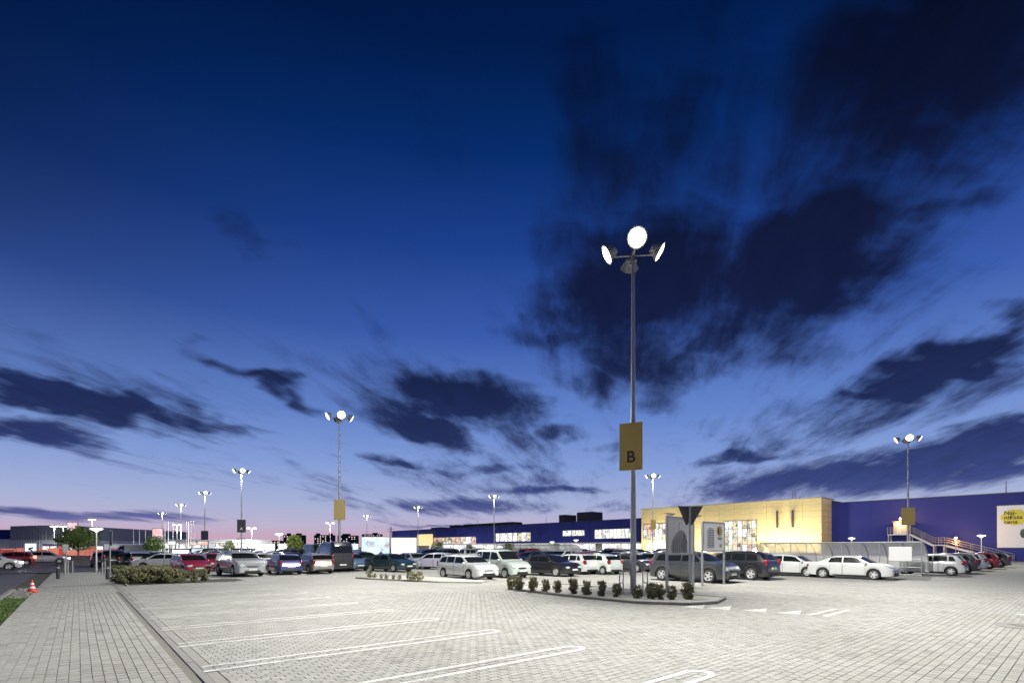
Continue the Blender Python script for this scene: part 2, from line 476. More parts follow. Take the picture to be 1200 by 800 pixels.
lot_o = structure(lot.build('parking_lot', M_LOT))
walk = MB()
for p in outside_trap(snpoly([(-30, W0), (-30, W1), (52, W1), (52, W0)])): sheet(walk, p, 0.012)
walk_o = structure(walk.build('walkway', M_WALK))
mb = MB()
sheet(mb, snpoly([(-40, -30), (52.5, -30), (52.5, -2.32), (-40, -2.32)]), -0.02)
road_o = structure(mb.build('road', M_ASPH))
mb = MB()
sheet(mb, snpoly([(52.6, -140), (74, -140), (74, 12), (52.6, 12)]), 0.018)
sheet(mb, snpoly([(74.01, -140), (130, -140), (130, -2), (74.01, -2)]), 0.018)
structure(mb.build('cross_road', M_ASPH))

# pavers one by one
def paver_mesh(L, Wd, tone, name, eg=1.8):
    b, h, gp = 0.004, 0.016, 0.0019
    x, y = L / 2 - gp * eg, Wd / 2 - gp
    vs = [(-x, -y, 0.004), (x, -y, 0.004), (x, y, 0.004), (-x, y, 0.004), (-x + b, -y + b, h), (x - b, -y + b, h), (x - b, y - b, h), (-x + b, y - b, h)]
    fs = [(4, 5, 6, 7), (0, 1, 5, 4), (1, 2, 6, 5), (2, 3, 7, 6), (3, 0, 4, 7)]
    me = bpy.data.meshes.new(name)
    me.from_pydata(vs, [], fs)
    me.materials.append(M_PAVER)
    at = me.attributes.new('tone', 'FLOAT', 'FACE')
    at.data.foreach_set('value', [tone] * 5)
    return me
PL, PW = 0.20, 0.135
pm_sets = {a: [paver_mesh(PL, PW, t, 'paver', e) for t in (0.91, 0.95, 0.98, 1.02, 1.05)] for a, e in (('n', 1.8), ('u', 3.6))}
def lay_pavers(parent, s0, s1, n0, n1, rowaxis, namep, skip=None, border=None):
    """rows run along rowaxis ('n' or 'u'); returns nothing, adds 300 single pavers and one joined field"""
    cells = []; halves = []
    pm_variants = pm_sets[rowaxis]
    if rowaxis == 'n':
        ns, nl = int((s1 - s0) / PW), int((n1 - n0) / PL)
        for i in range(ns):
            s = s0 + (i + .5) * PW
            off = (i % 2) * PL / 2
            if off: halves.append((s, n0 + PL / 4))
            for j in range(nl):
                cells.append((s, n0 + off + (j + .5) * PL))
    else:
        nn_, sl = int((n1 - n0) / PW), int((s1 - s0) / PL)
        for i in range(nn_):
            n = n0 + (i + .5) * PW
            off = (i % 2) * PL / 2
            for j in range(sl):
                cells.append((s0 + off + (j + .5) * PL, n))
    keep = []
    for s, n in cells:
        x = U.x * s + N.x * n; y = U.y * s + N.y * n
        if 5 < y < NEAR_Y and abs(x) < near_lim(y): keep.append((y if y > 7.15 and abs(x) < 1.03 * y else y + 100, x, y))
    keep.sort()
    ang = math.atan2(N.y, N.x) if rowaxis == 'n' else HEAD_U
    ca, sa = math.cos(ang), math.sin(ang)
    rnd = random.Random(3)
    for (_, x, y) in keep[:300]:
        o = obj('paver', rnd.choice(pm_variants), parent, (x, y, rnd.uniform(-.0015, .0015)))
        o.rotation_euler = (rnd.gauss(0, .006), rnd.gauss(0, .006), ang + rnd.gauss(0, .006))
    V = []; F = []; T = []
    for s, n in halves:
        x = U.x * s + N.x * n; y = U.y * s + N.y * n
        if 5 < y < NEAR_Y and abs(x) < near_lim(y): keep.append((-1, x, y))
    src = [tuple(v.co) for v in pm_variants[0].vertices]
    for (hf, x, y) in keep[300:]:
        o = len(V); lx = .5 if hf == -1 else 1.0
        dzz = rnd.uniform(-.0018, .0018); tl = rnd.gauss(0, .008); tl2 = rnd.gauss(0, .008)
        for (a, b, c) in src: V.append((x + a * lx * ca - b * sa, y + a * lx * sa + b * ca, c + dzz + (a * tl + b * tl2 if c > .01 else 0)))
        F += [(o + 4, o + 5, o + 6, o + 7), (o, o + 1, o + 5, o + 4), (o + 1, o + 2, o + 6, o + 5), (o + 2, o + 3, o + 7, o + 6), (o + 3, o, o + 4, o + 7)]
        t = rnd.choice((0.80, .90, .93, .95, .97, .98, 1.0, 1.0, 1.02, 1.03, 1.05, 1.08))
        T += [t] * 5
    me = bpy.data.meshes.new(namep)
    me.from_pydata(V, [], F)
    me.materials.append(M_PAVER)
    me.attributes.new('tone', 'FLOAT', 'FACE').data.foreach_set('value', T)
    stuff(obj(namep, me, parent))
lay_pavers(lot_o, -16, 36, K1 + .004, 44, 'n', 'paver_field')
lay_pavers(walk_o, 2, 36, W0, W1 - .12, 'u', 'paver_field')
# kerb stones: flush line between walkway and lot
kb = MB().bevbox((-.497, -.078, -.05), (.497, .078, .014), .004)
k_me = kb.mesh('kerb_stone', M_KERBD)
kb2 = MB().bevbox((-.497, -.058, -.05), (.497, .058, .016), .004)
k2_me = kb2.mesh('border_stone', M_KERB)
for i in range(47):
    for me, n in ((k_me, (W1 + K1) / 2), (k2_me, W1 - .06)):
        o = obj('kerb_stone', me, walk_o, SN(4.5 + i, n, random.uniform(-.004, .004)))
        o.rotation_euler = (random.gauss(0, .01), 0, HEAD_U + random.gauss(0, .003))
rk = MB().bevbox((-.495, -.10, -.1), (.495, .10, .07), .02).mesh('kerb_stone', M_KERB)
for i in range(30):
    if i >= 27 : continue
    o = obj('kerb_stone', rk, road_o, SN(5.5 + i, -2.21))
    o.rotation_euler = (random.gauss(0, .01), 0, HEAD_U + random.gauss(0, .004))
mb = MB(); sheet(mb, snpoly([(-30, -2.11), (33, -2.11), (33, W0 - .01), (-30, W0 - .01)]), 0.01)
structure(mb.build('verge', M_EARTH))
# small step where the walkway drops to the crossing
for i in range(6):
    o = obj('kerb_stone', MB().bevbox((-.245, -.06, 0), (.245, .06, .05), .01).mesh('kerb_stone', M_KERB), walk_o, SN(33.2, W0 + .25 + i * .5))
    o.rotation_euler[2] = HEAD_U - PI / 2

# ------------------------------------------------------------------ painted markings
def strip(mb, pts, wdt, z=0.0215):
    """a painted stripe that follows pts"""
    L, R = [], []
    for i, p in enumerate(pts):
        a = pts[max(i - 1, 0)]; b = pts[min(i + 1, len(pts) - 1)]
        t = (b - a).normalized(); nrm = Vector((-t.y, t.x, 0)) * wdt / 2
        L.append(p + nrm); R.append(p - nrm)
    vs = [(p.x, p.y, z) for p in L] + [(p.x, p.y, z) for p in R]
    k = len(pts)
    mb.add(vs, [(i, k + i, k + i + 1, i + 1) for i in range(k - 1)])
def hairpin(sc_, n0, n1, half=.19, wd=.105):
    mb = MB()
    sk = lambda n: sc_ - (n - n0) * .022
    pts = [SN(sk(n0) + half, n0 + (0.05 if half > 0 else 0)), SN(sk(n1 - half) + half, n1 - half)]
    for k in range(1, 8):
        a = PI / 2 - PI * k / 8
        pts.append(SN(sk(n1 - half) + half * math.sin(a), n1 - half + half * 1.25 * math.cos(a)))
    pts += [SN(sk(n1 - half) - half, n1 - half), SN(sk(n0) - half, n0)]
    strip(mb, pts, wd)
    mb.build('painted_line', M_LINE, lot_o)
for k in range(-3, 9): hairpin(9.25 + 2.58 * k, 1.48, 7.35)
# give-way teeth, bars and stall lines further out
for (px, py) in ((812, 711), (843, 712.6), (885, 715.2), (925, 718)):
    mb = MB()
    sheet(mb, [(p.x, p.y) for p in (G(px - 15, py + .2), G(px + 12, py + 2.4), G(px + 14, py - 2.2))], .0215)
    mb.build('painted_tooth', M_LINE, lot_o)
for a, b, wd in (((947, 721), (979, 713.8), .13), ((966, 722.4), (995, 714.8), .13), ((842, 697), (888, 701.5), .12), ((872, 691), (958, 698.5), .12), ((905, 686.5), (1000, 693), .12), ((958, 682), (1040, 686.5), .12),
                 ((518, 687), (556, 686), .14), ((1192, 720.5), (1215, 720), .2), ((640, 681), (690, 684.5), .1), ((700, 680), (745, 683), .1), ((850, 684), (905, 687.5), .1)):
    mb = MB(); strip(mb, [G(*a), G(*b)], wd); mb.build('painted_line', M_LINE, lot_o)
# manhole cover
mh = thing('manhole_cover', 'round concrete manhole cover set in the bright paving', 'manhole cover', G(1204, 734.5, .012))
MB().lathe([(.62, 0), (.62, .012), (.44, .012), (.43, .006)], 28).build('ring', M_KERB, mh)
mb = MB().lathe([(.425, 0), (.425, .012), (0.001, .013)], 28)
for k in range(-3, 4): mb.box((-.3 + abs(k) * .03, k * .1 - .02, .012), (.3 - abs(k) * .03, k * .1 + .02, .018))
mb.build('lid', M_KERBD, mh)

# ------------------------------------------------------------------ plants
def leaf_cloud(mb, centre, rad, n, size, rnd, upright=0.0, shell=.55):
    """n small leaf faces spread through clumps inside an ellipsoid"""
    cl = []
    for _ in range(max(6, n // 45)):
        while True:
            p = Vector((rnd.uniform(-1, 1), rnd.uniform(-1, 1), rnd.uniform(-1, 1)))
            if shell < p.length < 1: break
        cl.append(p)
    for i in range(n):
        c = rnd.choice(cl)
        p = c + Vector((rnd.gauss(0, .17), rnd.gauss(0, .17), rnd.gauss(0, .17)))
        if p.length > 1.12: p *= 1.05 / p.length
        q = Vector((centre[0] + p.x * rad[0], centre[1] + p.y * rad[1], centre[2] + p.z * rad[2]))
        nrm = Vector((rnd.gauss(0, 1), rnd.gauss(0, 1), rnd.gauss(0, 1) * (1 - upright) + .3)).normalized()
        a = nrm.orthogonal().normalized()
        a.rotate(Matrix.Rotation(rnd.uniform(0, 6.28), 3, nrm))
        if upright > 0: a = (a * (1 - upright) + Vector((rnd.gauss(0, .25), rnd.gauss(0, .25), 1)) * upright).normalized()
        b = nrm.cross(a).normalized()
        s = size * rnd.uniform(.6, 1.25)
        mb.add([q - a * s, q - b * s * .45, q + a * s, q + b * s * .45], [(0, 1, 2, 3)])
def make_tree(name, H, cr, n, leaf, mat, seed):
    rnd = random.Random(seed)
    root = bpy.data.objects.new(name, None); C.objects.link(root)
    mb = MB()
    tz = H - 2 * cr[2] * .92
    pts = [Vector((0, 0, 0)), Vector((.03, .02, tz * .5)), Vector((.0, .05, tz)), Vector((0.02, 0, tz + cr[2]))]
    rs = [.10, .08, .07, .03]
    for i in range(3): mb.tube(pts[i], pts[i + 1], rs[i], rs[i + 1], 8)
    for k in range(7):
        a = k * 2.4; p = pts[2] + (pts[3] - pts[2]) * rnd.uniform(0, .6)
        mb.tube(p, p + Vector((math.cos(a) * cr[0] * .7, math.sin(a) * cr[1] * .7, cr[2] * rnd.uniform(.2, .8))), .035, .012, 6)
    mb.build('trunk', M_TRUNK, root, 50)
    mb = MB()
    leaf_cloud(mb, (0, 0, H - cr[2]), cr, n, leaf, rnd, 0, .45)
    mb.build('crown', mat, root)
    return root
def make_shrub(name, r, h, n, seed, leaf=.05, mat=None):
    rnd = random.Random(seed)
    root = bpy.data.objects.new(name, None); C.objects.link(root)
    mb = MB()
    for k in range(9):
        a = k * 2.4; q = r * .7 * (k % 3 + 1) / 3
        mb.tube((0.02 * math.cos(a), .02 * math.sin(a), 0), (q * math.cos(a), q * math.sin(a), h * rnd.uniform(.6, .95)), .012, .004, 5)
    mb.build('stem', M_TRUNK, root)
    mb = MB()
    leaf_cloud(mb, (0, 0, h * .50), (r, r, h * .52), n, leaf, rnd, .5, .1)
    leaf_cloud(mb, (0, 0, h * .32), (r * .95, r * .95, h * .34), n // 2, leaf, rnd, .4, .1)
    for k in range(n // 8):                                   # twigs that stick out of the top
        a = rnd.uniform(0, 6.28); q = r * math.sqrt(rnd.random()) * .8
        z0 = h * rnd.uniform(.75, .95)
        b = Vector((q * math.cos(a), q * math.sin(a), z0)); t = b + Vector((rnd.gauss(0, .04), rnd.gauss(0, .04), h * rnd.uniform(.1, .3)))
        sd = Vector((rnd.gauss(0, 1), rnd.gauss(0, 1), 0)).normalized() * leaf * .4
        mb.add([b - sd, b + sd, t + sd * .3, t - sd * .3], [(0, 1, 2, 3)])
    mb.build('foliage', mat or M_LEAFB, root)
    return root
_used = set()
def place(proto, loc, rz=0.0, sc_=1.0, label=None, cat=None, group=None):
    if proto.name in _used: o = copy_tree(proto)
    else: o = proto; _used.add(proto.name)
    o.location = loc; o.rotation_euler = (0, 0, rz); o.scale = (sc_, sc_, sc_) if not isinstance(sc_, tuple) else sc_
    if label: tag(o, label, cat, group)
    return o

# planted islands with kerbs and gravel
def island(name, label, pts, gravel, kerb_h=.12):
    root = thing(name, label, 'planting bed', (0, 0, 0))
    n = len(pts)
    cx_ = sum(p.x for p in pts) / n; cy_ = sum(p.y for p in pts) / n
    mb = MB()
    inner = [((p.x - cx_) * .985 + cx_, (p.y - cy_) * .985 + cy_) for p in pts]
    mb.prism(inner, 0.0, kerb_h - .03)
    mb.build('gravel_bed', gravel, root)
    for i in range(n):
        a, b = pts[i], pts[(i + 1) % n]
        L = (b - a).length; k = max(1, round(L / 1.0))
        ang = math.atan2(b.y - a.y, b.x - a.x)
        for j in range(k):
            c = a + (b - a) * ((j + .5) / k)
            o = obj('kerb_stone', MB().bevbox((-L / k / 2 + .004, -.06, 0), (L / k / 2 - .004, .06, kerb_h), .018).mesh('kerb_stone', M_KERBD), root, c)
            o.rotation_euler[2] = ang
    return root
def arc(s, n, r, a0, a1, k=5): return [SN(s + r * math.sin(math.radians(a0 + (a1 - a0) * i / k)), n + r * math.cos(math.radians(a0 + (a1 - a0) * i / k))) for i in range(k + 1)]
isl1 = [SN(17.6, 15.0), SN(14, 14.55), SN(10.3, 14.55), SN(8.9, 15.4), SN(8.5, 16.6), SN(9.0, 18.2), SN(17.2, 18.6), SN(18.4, 16.6)]
island('planted_island', 'kerbed gravel bed with a row of shrubs around the tall lamp mast', isl1, M_GRAVEL)
isl2 = [SN(21.6, 16.4), SN(23.5, 15.0), SN(28.5, 13.4), SN(30.2, 13.2), SN(31, 15), SN(30.5, 17.2), SN(22.6, 17.8)]
island('planted_island', 'kerbed gravel bed with sparse small plants and grass', isl2, M_GRAVEL, .10)
isl3 = [SN(31.3, 1.9), SN(31.3, 6.6), SN(31.9, 7.3), SN(34.2, 7.3), SN(34.8, 6.6), SN(34.8, 1.9)]
island('planted_island', 'kerbed bed of dense dark bushes at the end of the empty stalls', isl3, M_EARTH, .06)
shrubs = [make_shrub('shrub', .20, .50, 620, s, .042) for s in (1, 2, 3)]
xs = [(599, 691.3), (609, 693), (625, 694.6), (639, 695.6), (653, 697), (671, 698), (688, 699.2), (705, 700.5), (723, 701.8), (747, 703.4), (764, 704.2), (773, 704.6), (787, 704.8), (805, 704.6)]
for i, (px, py) in enumerate(xs):
    p = G(px, py, .09)
    place(shrubs[i % 3], p, i * 1.3, random.uniform(.88, 1.12), 'small rounded evergreen shrub in the row along the lamp mast island', 'shrub', 'shrubs on the lamp mast island')
tuft = make_shrub('tuft_plant', .2, .42, 160, 9, .05, M_LEAFB)
for i, (px, py) in enumerate(((433, 677.5), (439, 678), (447, 679), (453, 679.5), (461, 680), (468, 680.4), (481, 681.2), (485, 680), (491, 681.6))):
    place(tuft, G(px, py, .08), i * 1.7, (random.uniform(.8, 1.3) if i in (0, 6, 7, 8) else .62), 'low tufted plant in the sparse gravel bed', 'plant', 'plants in the sparse gravel bed')
bush = [make_shrub('bush', .58, .68, 1300, s, .07) for s in (11, 12)]
k = 0
for (px, py, q) in ((146, 684, 1), (154, 680, .95), (163, 683.4, 1.1), (172, 679.5, 1), (180, 683, 1.08), (190, 680, 1), (198, 683, 1.0), (208, 682.4, .85), (214, 680, .7)):
    place(bush[k % 2], G(px, py, .06), k * 2.1, q, 'dense dark bush in the clump beside the empty stalls', 'bush', 'bushes beside the empty stalls'); k += 1
for (px, py) in ((229, 682), (240, 681.6)):
    place(shrubs[1], G(px, py, .06), px, 1.25, 'thin small shrub standing apart at the end of the bush bed', 'shrub', 'thin shrubs at the end of the bush bed')
for i, (px, py) in enumerate(((136, 670), (144, 670), (152, 670.2), (160, 670), (172, 669.6), (182, 669.6), (192, 669.4), (203, 669))):
    place(bush[i % 2], G(px, py), i, (1.15, 1.15, .7), 'low clipped bush in the hedge beyond the bush bed', 'bush', 'low hedge bushes by the crossing')
# grass verge and stones
rnd = random.Random(5)
mb = MB()
for i in range(9000):
    s = rnd.uniform(6, 28.5); n = rnd.uniform(-2.1, W0 - .02)
    if s > 26 and rnd.random() < .5: continue
    p = SN(s, n, .01); a = rnd.uniform(0, 6.28); h = rnd.uniform(.03, .09)
    d = Vector((math.cos(a), math.sin(a), 0)) * .012
    t = p + Vector((rnd.gauss(0, .03), rnd.gauss(0, .03), h))
    mb.add([p - d, p + d, t], [(0, 1, 2)])
stuff(tag(mb.build('grass', M_GRASS), 'strip of short green grass between walkway and road', 'grass'))
mb = MB()
for i in range(420):
    s = rnd.uniform(26.5, 32.5); n = rnd.uniform(-2.05, W0 - .05)
    p = SN(s, n, .02); r = rnd.uniform(.03, .09)
    vs = [p + Vector((math.cos(k * PI / 3 + rnd.uniform(-.3, .3)) * r * rnd.uniform(.7, 1.2), math.sin(k * PI / 3) * r * rnd.uniform(.7, 1.2), 0)) for k in range(6)] + [p + Vector((rnd.gauss(0, .01), rnd.gauss(0, .01), r * .8))]
    mb.add(vs, [(k, (k + 1) % 6, 6) for k in range(6)])
stuff(tag(mb.build('gravel', M_STONE), 'loose broken stones on the verge around the traffic cone', 'gravel'))

trees = [make_tree('round_tree', 5.0, (2.3, 2.3, 1.55), 3600, .16, M_LEAF, 21), make_tree('round_tree', 4.2, (1.5, 1.5, 1.35), 2600, .13, M_LEAF, 22), make_tree('young_tree', 4.3, (1.15, 1.15, 1.5), 2200, .12, M_LEAFY, 23)]
def tree_at(pr, px, d, H, H0, label, group=None):
    place(pr, AT(px, d), px, H / H0, label, 'tree', group)
tree_at(trees[0], 92, 62, 4.5, 5.0, 'broad round-crowned tree by the crossing beyond the walkway')
tree_at(trees[1], 181, 70, 3.6, 4.2, 'compact dark round tree in front of the pink sign')
tree_at(trees[2], 268, 80, 3.0, 4.3, 'small pale green tree in front of the white hoardings')
tree_at(trees[2], 346, 60, 3.4, 4.3, 'bright yellow-green young tree behind the blue hatchback')
tree_at(trees[1], 407, 75, 2.6, 4.2, 'small round tree in front of the blue-lit hoarding')
tree_at(trees[1], 513, 78, 2.9, 4.2, 'dark round tree in front of the yellow shop sign')
tree_at(trees[1], 553.5, 85, 2.2, 4.2, 'tiny round tree above the white estate car')
tree_at(trees[2], 595, 70, 2.5, 4.3, 'young tree above the pale compact van')

# ------------------------------------------------------------------ writing
def text_mesh(name, txt, size, mat, parent, M, ext=.004, align='CENTER', spacing=1.0):
    cu = bpy.data.curves.new(name, 'FONT')
    cu.body = txt; cu.size = size; cu.align_x = align; cu.align_y = 'CENTER'; cu.extrude = ext; cu.space_line = spacing; cu.offset = size * .022
    to = bpy.data.objects.new(name, cu)
    C.objects.link(to)
    dg = bpy.context.evaluated_depsgraph_get()
    me = bpy.data.meshes.new_from_object(to.evaluated_get(dg))
    bpy.data.objects.remove(to)
    me.materials.clear(); me.materials.append(mat)
    o = obj(name, me, parent)
    o.matrix_local = M
    return o
def upright(loc, rz): return Matrix.Translation(loc) @ Matrix.Rotation(rz, 4, 'Z') @ Matrix.Rotation(PI / 2, 4, 'X')

# ------------------------------------------------------------------ lamp masts
POLE_H = 13.5
def mast_proto():
    root = bpy.data.objects.new('lamp_mast', None); C.objects.link(root)
    mb = MB()
    mb.tube((0, 0, 0), (0, 0, 6.0), .125, .105, 12); mb.tube((0, 0, 6.0), (0, 0, POLE_H), .10, .065, 12)
    mb.build('pole', M_STEEL, root, 40)
    mb = MB().bevbox((-.22, -.22, 0), (.22, .22, .05), .01)
    for sx in (-1, 1):
        for sy in (-1, 1): mb.tube((sx * .16, sy * .16, .05), (sx * .16, sy * .16, .11), .02, .02, 6)
    mb.build('base_plate', M_STEELM, root)
    MB().box((-.05, -.135, .8), (.05, -.115, 1.3)).build('service_hatch', M_STEELM, root)
    mb = MB()
    mb.tube((-.85, 0, POLE_H + .25), (.85, 0, POLE_H + .25), .035, .035, 8); mb.tube((0, -.85, POLE_H + .25), (0, .85, POLE_H + .25), .034, .034, 8)
    mb.tube((0, 0, POLE_H), (0, 0, POLE_H + .45), .07, .05, 10)
    mb.lathe([(.16, POLE_H - .02), (.16, POLE_H + .05), (.06, POLE_H + .08)], 12)
    mb.build('crossarm', M_STEELM, root)
    for k in range(4):
        a = k * PI / 2
        M = Matrix.Rotation(a, 4, 'Z') @ Matrix.Translation((.92, 0, POLE_H + .42)) @ Matrix.Rotation(math.radians(30), 4, 'Y')
        # head: a tapered housing whose front (+x) carries the lens
        mb = MB()
        T = M @ Matrix.Rotation(PI / 2, 4, 'Y')                 # local z of the lathe looks out of the lens
        mb.lathe([(.001, -.24), (.16, -.23), (.20, -.12), (.33, .10), (.39, .165), (.34, .158)], 18, M=T)
        h = mb.build('floodlight', M_STEELM, root, 40)
        MB().lathe([(.335, .160), (.30, .185), (.22, .21), (.12, .225), (.001, .23)], 18, M=T).build('lens', M_FLOOD, h, 60)
    return root
MAST = mast_proto()
def spot(parent, loc, direction, power, size, blend, rad=.25, col=MAST_COL):
    l = bpy.data.lights.new('floodlight_beam', 'SPOT')
    l.energy = power; l.color = col; l.spot_size = math.radians(size); l.spot_blend = blend; l.shadow_soft_size = rad
    o = bpy.data.objects.new('floodlight_beam', l)
    C.objects.link(o)
    o.parent = parent; o.location = loc
    o.rotation_euler = Vector(direction).to_track_quat('-Z', 'Y').to_euler()
    return o
def mast_sign(root, z0, z1, wdt, col, letter, lcol, rz, off=.0):
    rz -= root.rotation_euler[2]
    mb = MB().box((-wdt / 2, -.02, z0), (wdt / 2, .02, z1), M=Matrix.Rotation(rz, 4, 'Z') @ Matrix.Translation((off, -.20, 0)))
    p = mb.build('sign_panel', col, root)
    for z in (z0 + .25, z1 - .25): MB().box((-.1, -.18, z - .03), (.1, .1, z + .03), M=Matrix.Rotation(rz, 4, 'Z') @ Matrix.Translation((off * .6, 0, 0))).build('bracket', M_STEELM, root)
    if letter:
        c = Matrix.Rotation(rz, 4, 'Z') @ Vector((off, -.2245, z0 + (z1 - z0) * .27))
        t = text_mesh('letter', letter, (z1 - z0) * .34, lcol, root, upright(c, rz))
        t.parent = p
MROT = [0]
def mast_at(px, py, label, four=False, d=None, group=None, P=1.0, turn=8):
    d = d or (POLE_H + .5 - EYE) * FOC / (HOR - py)
    r = tag(copy_tree(MAST), label, 'lamp mast', group)
    r.location = AT(px, d)
    r.rotation_euler = (0, 0, math.atan2(-d, -AT(px, d).x) + math.radians(turn))       # one arm of the cross points back along the rows
    MROT[0] = r.rotation_euler[2]
    if four:
        for k in range(4):
            a = k * PI / 2
            dr = Vector((math.cos(a) * math.cos(math.radians(-30)), math.sin(a) * math.cos(math.radians(-30)), math.sin(math.radians(-30))))
            spot(r, Vector((math.cos(a) * .92, math.sin(a) * .92, POLE_H + .42)) + dr * .3, dr, MAST_W * P, 132, .95)
    else:
        spot(r, (0, 0, POLE_H - .1), (0, 0, -1), MAST_W * .6 * P, 165, .7, .4)
    return r
m1 = mast_at(742, 0, 'tall lamp mast with a yellow B sign rising from the shrub bed', True, 20.4)
mast_sign(m1, 5.05, 6.95, .92, M_YELLOW, 'B', M_INK, -.42, -.05)
m2 = mast_at(398, 487, 'lamp mast with a plain yellow sign behind the black van', True, P=.38)
mast_sign(m2, 4.45, 6.3, 1.0, M_YELLOW, None, None, .35)
m3 = mast_at(283, 551, 'lamp mast carrying a dark A sign above the parked cars')
mast_sign(m3, 4.3, 6.3, 1.2, M_NAVY, 'A', M_WHITE, .45)
m4 = mast_at(240, 577, 'distant lamp mast with a dark blank sign beside the flagpoles')
mast_sign(m4, 3.6, 5.6, 1.4, M_NAVY, None, None, .4)
mast_at(212, 591, 'distant lamp mast without a sign behind the flagpoles')
mast_at(190, 601, 'farthest lamp mast of the row, above the pink pylon sign')
mast_at(430, 604, 'distant lamp mast above the picture hoarding', P=.7)
mast_at(490, 594, 'distant lamp mast above the white hoarding', P=1.2)
mast_at(579, 581, 'lamp mast in front of the long blue store wing', P=1.3)
m10 = mast_at(765, 557, 'lamp mast with a yellow sign in front of the yellow entrance block')
mast_sign(m10, 5.0, 6.6, .95, M_YELLOW, None, None, .1)
m11 = mast_at(1064, 513, 'lamp mast with a yellow sign behind the trolley shelter', True, P=.42)
mast_sign(m11, 4.4, 6.3, 1.2, M_YELLOW, None, None, -.55)
# hoop guard round the main mast
gd = thing('hoop_guard', 'small white hoop guard rails around the tall mast foot', 'guard rail', m1.location)
for sx in (-1, 1):
    mb = MB()
    x = sx * .48
    for y in (-.35, .35): mb.tube((x, y, .05), (x, y, .95), .026, .026, 8)
    for z in (.52, .95): mb.tube((x, -.35, z), (x, .35, z), .026, .026, 8)
    mb.build('hoop', M_WHITE, gd, 40)

# ------------------------------------------------------------------ small lamps and posts
def lamp_post(px, d, H, label, group=None, power=250):
    r = thing('lamp_post', label, 'street lamp', AT(px, d), 0, group)
    MB().tube((0, 0, 0), (0, 0, H - .25), .06, .045, 10).build('post', M_WHITE, r, 40)
    MB().lathe([(.05, H - .28), (.09, H - .2), (.42, H - .04), (.44, H)], 18).build('bowl', M_LAMPGL, r, 40)
    MB().lathe([(.46, H + .005), (.40, H + .06), (0.001, H + .08)], 18).build('cap', M_WHITE, r, 40)
    if power:
        l = bpy.data.lights.new('lamp_glow', 'POINT'); l.energy = power; l.shadow_soft_size = .3; l.color = (1, .96, .88)
        lo = bpy.data.objects.new('lamp_glow', l); C.objects.link(lo); lo.parent = r; lo.location = (0, 0, H + .35)
lamp_post(113, 42, 3.5, 'white bowl-topped lamp post beside the walkway crossing')
lamp_post(327, 58, 3.5, 'white bowl-topped lamp post behind the blue hatchback')
lamp_post(1150, 66, 3.5, 'white bowl-topped lamp post in front of the metal staircase')
lamp_post(998, 74, 3.3, 'white bowl-topped lamp post behind the trolley shelter roof')
lamp_post(647, 95, 3.0, 'small bowl lamp before the lit shop windows, nearer the far end', None, 0)
lamp_post(675, 92, 3.3, 'small bowl lamp before the lit shop windows, nearer the entrance', None, 0)
lamp_post(545, 120, 3.2, 'tiny bowl lamp at the far end of the store', None, 0)
def twin_lamp(px, py, d, label):
    H = FZ(py, d)
    r = thing('twin_lamp_post', label, 'street lamp', AT(px, d))
    MB().tube((0, 0, 0), (0, 0, H), .09, .06, 8).build('post', M_STEELM, r)
    MB().tube((-.9, 0, H), (.9, 0, H), .04, .04, 6).build('arm', M_STEELM, r)
    for sx in (-1, 1):
        h = MB().box((sx * .75 - .3, -.2, H - .02), (sx * .75 + .3, .2, H + .12)).build('lamp_head', M_DARKST, r)
        MB().bevbox((sx * .75 - .28, -.26, H - .22), (sx * .75 + .28, .16, H - .025), .04).build('lens', M_FLOOD, h)
    spot(r, (0, 0, H - .3), (0, 0, -1), 34000, 176, .5, .4)
twin_lamp(108, 608, 158, 'twin-headed street lamp behind the broad tree')
twin_lamp(387, 612, 130, 'twin-headed street lamp between the far apartment blocks')
twin_lamp(63.5, 616, 152, 'twin-headed street lamp in front of the grey shed')
twin_lamp(74, 616, 160, 'twin-headed street lamp next to the pink pylon sign')
twin_lamp(295, 618, 120, 'twin-headed street lamp in front of the tick hoarding')
twin_lamp(207.5, 614, 140, 'twin-headed street lamp among the flagpoles')
pole_i = 0
for px, py, d in ((193.3, 612, 112), (197.2, 611, 112), (202.6, 612, 112), (218.6, 611, 110), (220.8, 611.5, 114), (223.6, 611, 110), (227, 611, 110)):
    f = thing('flagpole', 'slim white flagpole in the cluster near the far hoardings', 'flagpole', AT(px, d), 0, 'flagpoles by the far hoardings')
    H = FZ(py, d)
    MB().tube((0, 0, 0), (0, 0, H), .07, .05, 8).build('pole', M_WHITE, f)
    MB().lathe([(.02, H), (.08, H + .06), (0.001, H + .13)], 8).build('finial', M_WHITE, f)
for px, py, d in ((54, 622, 120), (156.5, 620, 115), (163.2, 620, 115), (170.4, 620, 115)):
    f = thing('flagpole', 'slim white flagpole in front of the long grey shed', 'flagpole', AT(px, d), 0, 'flagpoles before the grey shed')
    H = FZ(py, d)
    MB().tube((0, 0, 0), (0, 0, H), .07, .05, 8).build('pole', M_WHITE, f)
    MB().lathe([(.02, H), (.08, H + .06), (0.001, H + .13)], 8).build('finial', M_WHITE, f)
